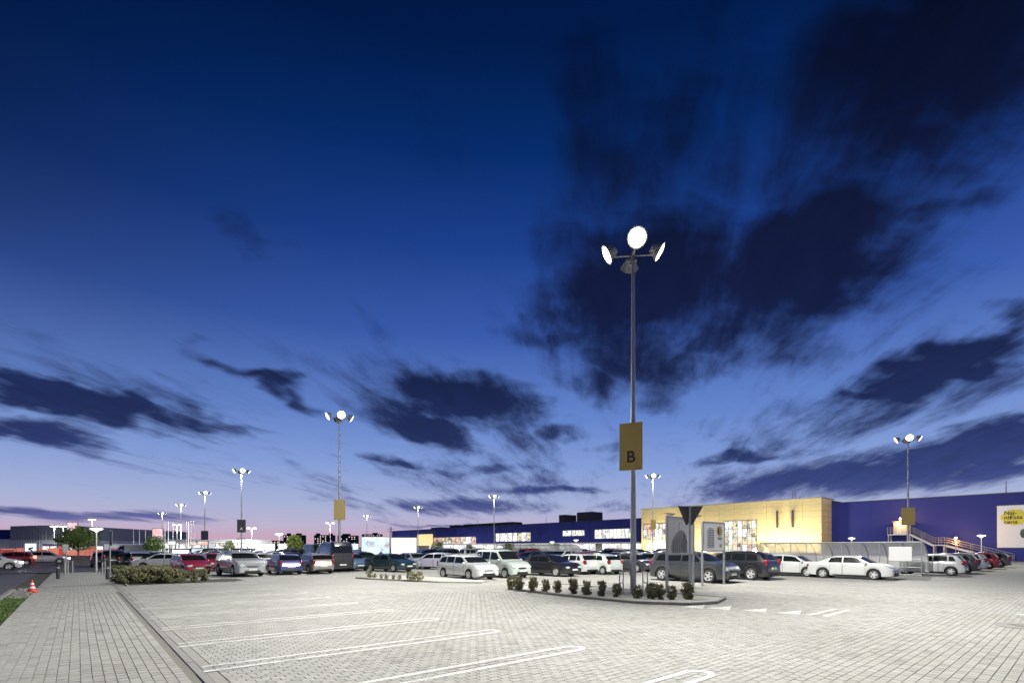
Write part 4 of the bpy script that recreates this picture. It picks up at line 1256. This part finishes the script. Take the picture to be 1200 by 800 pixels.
def shelter(label, p, length, bays, info=True, hgt=2.3, dep=2.1):
    r = thing('trolley_shelter', label, 'shelter', p, HEAD_U)      # local x runs along the rows, local -y points to the store
    prof = []
    for k in range(9):
        a = PI / 2 * k / 8
        prof.append((-dep + dep * .62 * (1 - math.sin(a)) * 0 + (dep) * (1 - math.cos(a)) , .25 + (hgt - .25) * math.sin(a)))
    prof = [(-dep, .25)] + [(-dep + dep * (1 - math.cos(PI / 2 * k / 8)), .7 + (hgt - .7) * math.sin(PI / 2 * k / 8)) for k in range(9)]
    bw = length / bays
    for b in range(bays + 1):
        mb = MB(); x = b * bw
        pr = [(-dep, 0)] + prof
        for (a, c) in zip(pr, pr[1:]): mb.tube((x, a[0], a[1]), (x, c[0], c[1]), .028, .028, 6)
        mb.build('hoop', M_STEEL, r)
        MB().tube((x, 0, 0), (x, 0, hgt), .03, .03, 8).build('front_post', M_STEEL, r)
    for b in range(bays):
        x0, x1 = b * bw + .035, (b + 1) * bw - .035
        vs = []
        for (y, z) in prof: vs += [(x0, y - .012, z), (x1, y - .012, z)]
        MB().add(vs, [(2 * i, 2 * i + 1, 2 * i + 3, 2 * i + 2) for i in range(len(prof) - 1)]).build('roof_panel', M_POLY, r, 40)
    for (y, z) in ((0, hgt), (-dep - .03, .3), (-dep - .03, .95), (.045, .12), (.045, .62), (.045, 1.15)):
        MB().tube((0, y, z), (length, y, z), .026 if z < 2 else .05, None, 8).build('rail', M_STEEL, r)
    if info:
        MB().box((.5, .09, 1.05), (1.75, .12, 2.0)).build('notice_board', M_POSTW, r)
        # a nested row of trolleys inside
    return r
shelter('long curved trolley shelter with a notice board behind the white saloon', G(1080, 675.5), 10.4, 9)
shelter('distant curved trolley shelter behind the black saloon', G(672, 658.2), 16, 12, False)
# ------------------------------------------------------------------ the store
store = thing('store_building', 'big blue retail store with a glowing yellow entrance block', 'building')
FN = 98.5
def fbox(mb, s0, s1, n0, n1, z0, z1):
    pts = [(SN(s, n).x, SN(s, n).y) for s, n in ((s0, n0), (s1, n0), (s1, n1), (s0, n1))]
    return mb.prism(pts, z0, z1)
fbox(MB(), -45, 29.9, FN, FN + 60, 0, 9.5).build('wall', M_BLUE, store)
fbox(MB(), 29.95, 190, FN + .02, FN + 60, 3.2, 8.6).build('wall', M_BLUE, store)
M_CREAM = plain('pale_shop_wall', (0.55, 0.54, 0.50), 0.6, var=.15, scale=.8)
fbox(MB(), 65, 190, FN + 2.6, FN + 60, 0, 3.2).build('shopfront_wall', M_CREAM, store)
# seams of the blue cladding
for k in range(-7, 30):
    fbox(MB(), k * 6.0, k * 6.0 + .06, FN - .02, FN + .03, 3.3 if k * 6 > 29 else 0.1, 8.55 if k * 6 > 29 else 9.45).build('cladding_seam', M_BLUE, store)
fbox(MB(), -45, 29.9, FN - .12, FN + .2, 9.5, 9.62).build('parapet', M_DARKST, store)
fbox(MB(), 66, 190, FN - .12, FN + .2, 8.6, 8.72).build('parapet', M_DARKST, store)
# entrance block
S0, S1, NB, HB = 29.7, 65.0, 93.5, 10.2
blk = fbox(MB(), S0 + .15, S1 - .15, NB + .15, FN + 20, 0, HB - .1).build('entrance_block', M_ROOFD, store)
W_R = (FS(887, NB), FS(848, NB)); W_L = (FS(781, NB), FS(754, NB))
openings = [(W_R[0], W_R[1], 1.0, 6.9), (W_L[0], W_L[1], 3.6, 7.0), (W_L[0] + .3, W_L[1] - 1.5, 0, 3.0)]
ncol = 12; cw = (S1 - S0) / ncol; rh = 1.02
def panel_me(wd, h, dp=.12):
    return MB().bevbox((-wd / 2 + .015, -h / 2 + .012, 0), (wd / 2 - .015, h / 2 - .012, dp), .02).mesh('facade_panel', M_YELCL)
def put_panel(s, n, z, rz, me):
    o = obj('facade_panel', me, blk)
    o.matrix_local = Matrix.Translation(SN(s, n, z)) @ Matrix.Rotation(rz, 4, 'Z') @ Matrix.Rotation(PI / 2, 4, 'X')
_pc = {}
for j in range(10):
    for i in range(ncol):
        rects = [(S0 + i * cw, S0 + (i + 1) * cw, j * rh, (j + 1) * rh)]
        for (a, b, c, d) in openings:
            nxt = []
            for (x0, x1, z0, z1) in rects:
                if x1 <= a or x0 >= b or z1 <= c or z0 >= d: nxt.append((x0, x1, z0, z1)); continue
                if x0 < a: nxt.append((x0, a, z0, z1))
                if x1 > b: nxt.append((b, x1, z0, z1))
                xa, xb = max(x0, a), min(x1, b)
                if z0 < c: nxt.append((xa, xb, z0, c))
                if z1 > d: nxt.append((xa, xb, d, z1))
            rects = nxt
        for (x0, x1, z0, z1) in rects:
            if x1 - x0 < .08 or z1 - z0 < .08: continue
            key = (round(x1 - x0, 3), round(z1 - z0, 3))
            if key not in _pc: _pc[key] = panel_me(*key)
            put_panel((x0 + x1) / 2, NB + .15, (z0 + z1) / 2, math.atan2(-U.y, -U.x), _pc[key])
pme2 = panel_me(2.5, rh)
for i in range(2):
    for j in range(10): put_panel(S0 + .15, NB + 1.25 + .15 + i * 2.5, (j + .5) * rh, math.atan2(N.y, N.x), pme2)
fbox(MB(), S0 - .1, S1 + .1, NB - .1, NB + .5, HB, HB + .15).build('coping', M_STEELM, blk)
fbox(MB(), S0 - .1, S0 + .3, NB + .5, NB + 6, HB, HB + .15).build('coping', M_STEELM, blk)
M_LIT = lit_glass('lit_window_white', (1.0, .95, .82), (.95, .98, 1.0), 1.4, 1.4)
M_LIT2 = lit_glass('lit_window_mixed', (1.0, .80, .50), (.85, .92, .80), 1.0, 1.6, .10)
M_LIT3 = lit_glass('lit_window_poster', (1.0, .45, .22), (.9, .9, .95), 1.0, 2.2, .08)
M_LITB = lit_glass('lit_shopfront', (.92, .95, 1.0), (1.0, .95, .85), 1.3, .5, .45)
def window_grid(s0, s1, z0, z1, n, cols, rows, mats, host, seed=1):
    rr = random.Random(seed)
    f = MB(); fw = .06
    for i in range(cols + 1): s = s0 + (s1 - s0) * i / cols; fbox(f, s - fw / 2, s + fw / 2, n - .05, n + .08, z0, z1)
    for j in range(rows + 1): z = z0 + (z1 - z0) * j / rows; fbox(f, s0, s1, n - .035, n + .07, z - fw / 2, z + fw / 2)
    fr = f.build('window', M_DARKST, host)
    for i in range(cols):
        for j in range(rows):
            a, b = s0 + (s1 - s0) * i / cols + fw / 2, s0 + (s1 - s0) * (i + 1) / cols - fw / 2
            c, d = z0 + (z1 - z0) * j / rows + fw / 2, z0 + (z1 - z0) * (j + 1) / rows - fw / 2
            fbox(MB(), a, b, n + .02, n + .06, c, d).build('pane', rr.choice(mats), store if host is store else host)
    return fr
# windows of the entrance block sit in front of the dark block face
window_grid(W_R[0], W_R[1], 1.0, 6.9, NB + .02, 7, 4, [M_LIT, M_LIT, M_LIT3, M_LIT2, M_LIT2], store, 3)
window_grid(W_L[0], W_L[1], 3.6, 7.0, NB + .02, 6, 3, [M_LIT, M_LIT2, M_LIT3, M_LIT], store, 4)
M_WARM = emit('warm_doorway', (1.0, .82, .52), 1.1)
fbox(MB(), W_L[0] + .3, W_L[1] - 1.5, NB + .05, NB + .1, 0, 3.0).build('doorway', M_WARM, store)
fbox(MB(), W_R[0] - 1, W_R[1] + 3, NB - 2.2, NB + .1, .95, 1.0 + .25).build('canopy', M_WHITE, store)
# slit lamps on the block (dark fins)
for px in (911.5, 929.5):
    s = FS(px, NB)
    fbox(MB(), s - .10, s + .10, NB - .5, NB + .04, 5.4, 8.4).build('fin', M_ROOFD, store)
# strip windows of the long wing
def strip_win(px0, px1, py0, py1, cols, mats, seed):
    s1, s0 = FS(px0, FN), FS(px1, FN)
    d = FD((s0 + s1) / 2, FN)
    window_grid(s0, s1, FZ(py1, d), FZ(py0, d), FN - .02, cols, 1, mats, store, seed)
strip_win(697, 742, 619.5, 630.5, 10, [M_LIT, M_LIT, M_LITB], 5)
strip_win(659.5, 685, 621, 627.5, 5, [M_LIT], 6)
strip_win(581, 622, 624, 634, 8, [M_LIT, M_LIT2, M_LITB], 7)
strip_win(508, 558, 629, 637, 9, [M_LIT2, M_LIT3, M_LIT, M_LIT2], 8)
# ground floor shop windows, canopy edge
for i, (a, b) in enumerate(((70, 82), (84, 97), (99, 116), (118, 138), (141, 165))):
    window_grid(a, b, .1, 2.9, FN + 2.55, 6, 1, [M_LITB, M_LIT, M_LITB], store, 20 + i)
fbox(MB(), 66, 180, FN - .6, FN + 2.6, 2.95, 3.18).build('canopy', M_WHITE, store)
# rooftop plant
for a, b, dn, h in ((676, 693, 12, 2.6), (655, 662, 10, 2.2), (543, 600, 20, 1.9), (527, 534, 12, 1.5), (505, 516, 14, 1.2)):
    s1, s0 = FS(a, FN + dn), FS(b, FN + dn)
    fbox(MB(), s0, s1, FN + dn, FN + dn + 5, 8.55, 8.6 + h * 1.35).build('roof_plant', M_ROOFD, store)
for px, n, z0, z1 in ((929, NB + 4, 9.5, 12.6), (932, NB + 4.6, 9.5, 12.2), (1179, FN + .5, 9.5, 11.3), (640, FN + 8, 8.6, 11.0), (560, FN + 8, 8.6, 12.5)):
    p = SN(FS(px, n), n)
    MB().tube((p.x, p.y, z0), (p.x, p.y, z1), .07, .05, 6).build('roof_mast', M_STEELM, store)
# yellow letters block / end sign of the far wing
s1, s0 = FS(489, FN - 1), FS(505, FN - 1)
M_YLIT = emit('lit_yellow_sign', (1.0, .78, .28), .9)
fbox(MB(), s0, s1, FN - 1, FN - .2, 2.6, 6.8).build('lit_sign', M_YLIT, store)
# advertising banner on the blue wall
s_l = FS(1168.5, FN); s_r = s_l - 7.6
bn = thing('wall_banner', 'white wall banner with black words on a yellow blob', 'banner')
fbox(MB(), s_r, s_l, FN - .12, FN - .03, FZ(641, FD(s_l, FN)), FZ(592, FD(s_l, FN)) - .1).build('panel', M_WHITE, bn)
for zz in (FZ(641, FD(s_l, FN)) - .06, FZ(592, FD(s_l, FN)) - .1): fbox(MB(), s_r - .06, s_l + .06, FN - .14, FN - .02, zz, zz + .06).build('frame', M_STEELM, bn)
def on_wall(s, z, dn=.13): return upright(SN(s, FN - dn, z), math.atan2(-U.y, -U.x))
M_YBLOB = plain('banner_yellow', (0.72, 0.62, 0.03), .5, var=.05)
M_GREENP = plain('banner_green', (0.03, 0.07, 0.05), .5, var=.2)
ztop = FZ(592, FD(s_l, FN))
blobpts = [(1.35 * math.cos(a * PI / 16) * (1 + .08 * math.sin(a * 1.3)), 1.1 * math.sin(a * PI / 16) * (1 + .06 * math.cos(a * 2.1))) for a in range(32)]
MB().prism(blobpts, 0, .006, M=on_wall(s_l - 1.75, ztop - 1.75)).build('printed_blob', M_YBLOB, bn)
text_mesh('lettering', 'Naj-\nniższa\ncena', .74, M_INK, bn, on_wall(s_l - .70, ztop - 1.75, .14), .004, 'LEFT', .85)
MB().prism([(.55 * math.cos(a * PI / 10) * (1 if math.cos(a * PI / 10) > 0 else .55), .62 * math.sin(a * PI / 10)) for a in range(20)], 0, .006, M=on_wall(s_l - 2.6, ztop - 4.0)).build('printed_lamp', M_GREENP, bn)
MB().prism([(-.05, -1.5), (.05, -1.5), (.06, 0), (-.04, 0)], 0, .005, M=on_wall(s_l - 2.75, ztop - 4.2)).build('printed_stem', M_GREENP, bn)
# wash lights at the foot of the entrance block
for k, s in enumerate((31.5, 35.5, 39.5, 58, 62, 50)):
    r = thing('ground_floodlight', 'ground floodlight washing the yellow entrance block', 'floodlight', SN(s, NB - 3.2), 0, 'floodlights along the entrance block')
    h = MB().bevbox((-.25, -.2, 0), (.25, .2, .35), .05).build('housing', M_DARKST, r)
    MB().box((-.2, -.15, .352), (.2, .15, .37)).build('lens', M_LAMPGL, r)
    spot(r, (0, 0, .5), N * 3.2 + Vector((0, 0, 4.4)), 3300, 120, .8, .2, (1.0, .86, .58))

# ------------------------------------------------------------------ outside staircase
stt = thing('metal_staircase', 'galvanised outside staircase with landing against the blue wall', 'staircase')
n0, n1 = FN - 2.3, FN - .5
sa, sb, sc1, sc2, sd_ = FS(1040, n0), FS(1067, n0), FS(1093, n0), FS(1107, n0), FS(1187, n0)
zt, zm = 4.0, 2.35
fbox(MB(), sb, sa, n0, n1, zt - .15, zt).build('platform', M_STEEL, stt)
fbox(MB(), sc2, sc1, n0, n1, zm - .15, zm).build('landing', M_STEEL, stt)
def flight(s0, z0, s1, z1):
    k = max(3, int(abs(z0 - z1) / .18))
    for i in range(k):
        t = (i + .5) / k
        s = s0 + (s1 - s0) * t; z = z0 + (z1 - z0) * t
        fbox(MB(), s - .15, s + .15, n0 + .05, n1 - .05, z - .03, z + .01).build('tread', M_STEEL, stt)
    for n in (n0, n1):
        mb = MB(); a, b = SN(s0, n, z0), SN(s1, n, z1)
        mb.add([a + Vector((0, 0, -.28)), b + Vector((0, 0, -.28)), b, a, a + N * .05 + Vector((0, 0, -.28)), b + N * .05 + Vector((0, 0, -.28)), b + N * .05, a + N * .05], [(0, 1, 2, 3), (7, 6, 5, 4), (0, 4, 5, 1), (3, 2, 6, 7)])
        mb.build('stringer', M_STEEL, stt)
def rails(s0, z0, s1, z1, n):
    for h in (.4, .72, 1.05):
        MB().tube(SN(s0, n, z0 + h), SN(s1, n, z1 + h), .03, None, 6).build('handrail', M_STEEL, stt)
    k = max(2, int(abs(s1 - s0) / 1.2))
    for i in range(k + 1):
        t = i / k
        p = SN(s0 + (s1 - s0) * t, n, z0 + (z1 - z0) * t)
        MB().tube(p, p + Vector((0, 0, 1.05)), .025, None, 6).build('baluster', M_STEEL, stt)
flight(sb, zt, sc1, zm); flight(sc2, zm, sd_, 0)
for n in (n0, n1):
    rails(sa, zt, sb, zt, n); rails(sb, zt, sc1, zm, n); rails(sc1, zm, sc2, zm, n); rails(sc2, zm, sd_, 0, n)
for s, z in ((sa - .1, zt - .15), (sb + .1, zt - .15), (sc1 - .1, zm - .15), (sc2 + .1, zm - .15)):
    for n in (n0 + .1, n1 - .1):
        MB().tube(SN(s, n, 0), SN(s, n, z), .10, None, 8).build('column', M_STEEL, stt)
cab = thing('stair_cabin', 'small pale metal cabin on top of the staircase platform', 'cabin')
fbox(MB(), FS(1065, n0 + .3), FS(1047, n0 + .3), n0 + .3, n1 - .1, zt + .003, zt + 1.9).build('wall', M_CREAM, cab)
fbox(MB(), FS(1066, n0 + .3), FS(1046, n0 + .3), n0 + .15, n1, zt + 1.903, zt + 2.0).build('roof', M_STEELM, cab)
fbox(MB(), FS(1056, n0 + .3), FS(1051, n0 + .3), n0 + .27, n0 + .297, zt + .05, zt + 1.75).build('door', M_WHITE, cab)
for px, z, nn_, lb in ((1055, zt + 2.35, n0 + .1, 'orange lamp above the cabin on the staircase platform'), (1120, 3.3, n0 - .1, 'orange lamp beside the lower staircase flight')):
    s = FS(px, nn_)
    r = thing('orange_lamp', lb, 'lamp', SN(s, nn_, 0))
    zb_ = zt + 1.9 if px < 1100 else 0
    MB().tube((0, 0, zb_), (0, 0, z), .04, None, 8).build('stem', M_STEELM, r)
    MB().lathe([(.001, z - .16), (.14, z - .12), (.18, z), (.14, z + .12), (.001, z + .16)], 12).build('globe', M_ORANGE, r, 60)
    l = bpy.data.lights.new('lamp_glow', 'POINT'); l.energy = 500; l.shadow_soft_size = .2; l.color = (1, .45, .15)
    lo = bpy.data.objects.new('lamp_glow', l); C.objects.link(lo); lo.parent = r; lo.location = (-.3, -.35, z)

# ------------------------------------------------------------------ far buildings and hoardings
M_SHEDD = plain('grey_ribbed_cladding', (0.30, 0.31, 0.34), .5, .1, var=.15, scale=.3)
M_SHEDL = plain('pale_ribbed_cladding', (0.60, 0.62, 0.66), .5, .1, var=.15, scale=.3)
M_REDSH = lit_glass('red_lit_shopfront', (.75, .06, .03), (.95, .40, .30), .7, .35, .25)
shed = thing('warehouse', 'long grey warehouse with pale lower band and red lit base', 'building')
A = AT(48, 175); B = AT(12, 182); Cc = AT(200, 250)
def wallseg(a, b, z0, z1, th, mat, nm, ribs=0):
    d = (b - a).normalized(); nrm = Vector((d.y, -d.x, 0))
    if nrm.y > 0: nrm = -nrm
    mb = MB()
    mb.prism([(a.x, a.y), (b.x, b.y), (b.x - nrm.x * th, b.y - nrm.y * th), (a.x - nrm.x * th, a.y - nrm.y * th)], z0, z1)
    o = mb.build(nm, mat, shed)
    if ribs:
        mb = MB(); L = (b - a).length
        for i in range(ribs):
            p = a + (b - a) * ((i + .5) / ribs)
            w2 = d * .22; e = nrm * .16
            mb.prism([(p.x - w2.x, p.y - w2.y), (p.x + w2.x, p.y + w2.y), (p.x + w2.x * .5 + e.x, p.y + w2.y * .5 + e.y), (p.x - w2.x * .5 + e.x, p.y - w2.y * .5 + e.y)], z0 + .05, z1 - .05)
        mb.build('cladding_ribs', mat, shed)
for (a, b, r) in ((B, A, 12), (A, Cc, 60)):
    wallseg(a, b, 4.6, 9.6, 8, M_SHEDD, 'upper_wall', r)
    wallseg(a, b, 1.5, 4.55, 7.8, M_SHEDL, 'lower_wall', r)
    wallseg(a, b, 0, 1.48, 7.6, M_REDSH, 'red_plinth')
wallseg(AT(-60, 176), B, 1.5, 4.9, 8, M_SHEDL, 'lower_wall', 20)
wallseg(AT(-60, 176), B, 0, 1.48, 8, M_REDSH, 'red_plinth')
wallseg(AT(-60, 200), AT(12, 200), 4.9, 9.0, 8, M_BLUE, 'rear_wall')
fence = thing('red_hoarding', 'red lit hoarding along the far roadside', 'hoarding')
for i in range(9):
    a, b = AT(2 + i * 18, 105), AT(2 + i * 18 + 16.5, 105)
    MB().box((a.x, a.y, .25), (b.x, a.y + .1, 1.5 + .3 * (i % 2))).build('panel', M_REDSH, fence)
    MB().tube((a.x - .15, a.y, 0), (a.x - .15, a.y, 2.1), .06, None, 6).build('post', M_WHITE, fence)
def bill(nm, label, px0, px1, py0, py1, d, mat, cat='billboard', legs=True):
    a, b = AT(px0, d), AT(px1, d)
    z0, z1 = max(.3, FZ(py1, d)), FZ(py0, d)
    r = thing(nm, label, cat, ((a.x + b.x) / 2, d, 0))
    w2 = (b.x - a.x) / 2
    MB().box((-w2, -.08, z0), (w2, .08, z1)).build('panel', mat, r)
    mb = MB()
    for (x0, x1, za, zb__) in ((-w2 - .06, w2 + .06, z1, z1 + .08), (-w2 - .06, w2 + .06, z0 - .08, z0), (-w2 - .07, -w2 - .002, z0, z1), (w2 + .002, w2 + .07, z0, z1)): mb.box((x0, -.12, za), (x1, .12, zb__))
    mb.build('frame', M_STEELM, r)
    if legs:
        for x in (-w2 + .2, w2 - .2): MB().box((x - .1, .13, 0), (x + .1, .3, z1)).build('post', M_STEELM, r)
    return r, w2, z0, z1
M_BBW = emit('backlit_white', (.93, .97, 1.0), 1.15)
M_BBP = lit_glass('backlit_picture', (.55, .75, .95), (1.0, 1.0, 1.0), 1.2, .9, .35)
M_BBB = emit('backlit_bluish', (.55, .78, 1.0), 1.0)
M_PINK = lit_glass('pink_lit_sign', (1.0, .55, .55), (1.0, .80, .82), 1.0, 1.0, .7)
bill('lit_hoarding', 'large backlit hoarding with a pale blue picture', 424, 456.5, 629, 651, 70, M_BBP)
bill('lit_hoarding', 'large blank white backlit hoarding beside the picture hoarding', 459, 488, 630, 651, 70, M_BBW)
r, w2, z0, z1 = bill('lit_hoarding', 'white backlit hoarding with a grey tick mark', 300, 322, 637, 651, 88, M_BBW)
M_GREY = plain('printed_grey', (.25, .26, .28), .6)
T = Matrix.Translation((0, -.083, (z0 + z1) / 2)) @ Matrix.Rotation(PI / 2, 4, 'X')
MB().prism([(-.30, .20), (-.10, -.28), (.04, -.28), (.42, .32), (.24, .32), (-.02, -.08), (-.14, .20)], 0, .01, M=T).build('tick_mark', M_GREY, r)
bill('lit_hoarding', 'plain white backlit hoarding between tick hoarding and young tree', 326.5, 341, 637, 651, 88, M_BBW)
bill('lit_hoarding', 'bluish backlit hoarding with the small round tree before it', 402, 420, 637, 650, 90, M_BBB)
bill('lit_hoarding', 'white backlit hoarding behind the crimson hatchback', 202, 222, 644, 652, 95, M_BBW)
bill('lit_hoarding', 'bluish-white backlit hoarding between the flagpoles and pale tree', 225, 250, 643, 652, 95, M_BBB)
bill('lit_hoarding', 'white backlit hoarding behind the small pale tree', 252, 290, 640.5, 652, 95, M_BBW)
bill('lit_hoarding', 'long cream lit shop fascia behind the flagpoles', 197, 206, 634, 638, 100, M_LIT)
bill('lit_hoarding', 'red and white lit shop fascia beyond the flagpoles', 223, 244, 634, 638, 100, M_LIT3)
bill('pylon_sign', 'pink lit pylon sign rising behind the compact tree', 179, 191, 619, 632, 100, M_PINK, 'sign')
bill('pylon_sign', 'pink lit pylon sign above the broad tree', 79, 91, 612, 622, 120, M_PINK, 'sign')
r, w2, z0, z1 = bill('info_sign', 'white lit box sign with a dark squiggle by the road', 30, 43.5, 636.5, 651, 72, M_BBW, 'sign')
T = Matrix.Translation((0, -.083, (z0 + z1) / 2)) @ Matrix.Rotation(PI / 2, 4, 'X')
MB().prism([(-.35, .25), (.3, .4), (.38, .2), (-.05, .08), (.3, -.1), (.1, -.45), (-.1, -.42), (.05, -.15), (-.35, 0)], 0, .01, M=T).build('printed_mark', M_INK, r)
row = thing('shop_row', 'long low shop row with bright white windows behind the flagpoles', 'building')
a, b = AT(176, 128), AT(296, 128)
MB().box((a.x, 128, 0), (b.x, 138, 4.0)).build('wall', M_SHEDL, row)
k = 14
for i in range(k):
    x0 = a.x + (b.x - a.x) * i / k + .15; x1 = a.x + (b.x - a.x) * (i + 1) / k - .15
    w_ = MB().box((x0 - .06, 127.9, .24), (x1 + .06, 127.99, 3.06)).build('window', M_DARKST, row)
    MB().box((x0, 127.84, .3), (x1, 127.895, 3.0)).build('pane', M_LITB if i % 3 else M_LIT, w_)
MB().box((a.x - .2, 127.3, 3.1), (b.x + .2, 127.95, 3.3)).build('canopy', M_WHITE, row)
row = thing('shop_row', 'low white-lit kiosk row behind the broad tree', 'building')
a, b = AT(50, 112), AT(122, 112)
MB().box((a.x, 112, 0), (b.x, 118, 2.7)).build('wall', M_SHEDL, row)
for i in range(8):
    x0 = a.x + (b.x - a.x) * i / 8 + .15; x1 = a.x + (b.x - a.x) * (i + 1) / 8 - .15
    w_ = MB().box((x0 - .06, 111.9, .24), (x1 + .06, 111.99, 2.26)).build('window', M_DARKST, row)
    MB().box((x0, 111.84, .3), (x1, 111.895, 2.2)).build('pane', (M_LITB, M_LIT, M_REDSH, M_LITB)[i % 4], w_)
# apartment blocks on the horizon
M_APT = plain('dark_apartment_wall', (0.055, 0.05, 0.075), .8, var=.2, scale=.05)
M_APW = emit('far_lit_window', (1.0, .82, .68), 1.3)
def apt(px0, px1, py, d, label, lit=.25, seed=0):
    a, b = AT(px0, d), AT(px1, d); H = FZ(py, d)
    r = thing('apartment_block', label, 'building', ((a.x + b.x) / 2, d, 0))
    w2 = (b.x - a.x) / 2
    MB().box((-w2, 0, 0), (w2, 14, H)).build('wall', M_APT, r)
    rr = random.Random(seed)
    for k in range(3):
        x = rr.uniform(-w2 * .8, w2 * .8); MB().box((x - 2, 3, H), (x + 2, 8, H + 2.5)).build('roof_box', M_APT, r)
    nx, nz = max(4, int(w2 * 2 / 3.4)), max(3, int(H / 3))
    for i in range(nx):
        for j in range(nz):
            if rr.random() < lit:
                x = -w2 + (i + .5) * 2 * w2 / nx; z = 1.5 + j * (H - 1.5) / nz
                MB().box((x - .6, -.06, z), (x + .6, -.01, z + 1.3)).build('window', M_APW, r)
apt(332, 354, 626.5, 700, 'dark apartment block above the young tree', .55, 1)
apt(368, 389, 626.5, 700, 'dark apartment block behind the grey van', .55, 2)
apt(395.5, 417, 627, 720, 'dark apartment block behind the mast with the plain yellow sign', .55, 3)
apt(266, 327, 633, 600, 'long low apartment row behind the tick hoarding', .55, 4)
apt(424, 446, 625.5, 900, 'far apartment block above the picture hoarding', .55, 5)
apt(245, 262, 636, 650, 'low dark block beside the small pale tree', .55, 6)
# power-line towers
for px, py, d, lb in ((458, 617, 420, 'lattice power-line tower behind the hoardings'), (551.5, 613, 430, 'lattice power-line tower above the long store wing')):
    H = FZ(py, d)
    r = thing('power_tower', lb, 'pylon', AT(px, d))
    mb = MB()
    for sx in (-1, 1):
        for sy in (-1, 1): mb.tube((sx * 1.4, sy * 1.4, 0), (sx * .3, sy * .3, H), .12, .09, 4)
    for k in range(6):
        z0_, z1_ = H * k / 6, H * (k + 1) / 6; w0 = 1.4 - 1.1 * k / 6; w1 = 1.4 - 1.1 * (k + 1) / 6
        mb.tube((-w0, -w0, z0_), (w1, -w1, z1_), .07, .07, 4); mb.tube((w0, -w0, z0_), (-w1, -w1, z1_), .07, .07, 4)
    mb.build('lattice', M_DARKST, r)
    for z in (H * .8, H * .9): MB().box((-3.2, -.15, z), (3.2, .15, z + .25)).build('crossarm', M_DARKST, r)
# unused prototypes are removed
for o in list(PROTO.values()) + shrubs + bush + trees + [tuft, MAST, bol, thin]:
    if o.name not in _used:
        for ch in list(o.children):
            for q in list(ch.children): bpy.data.objects.remove(q)
            bpy.data.objects.remove(ch)
        bpy.data.objects.remove(o)
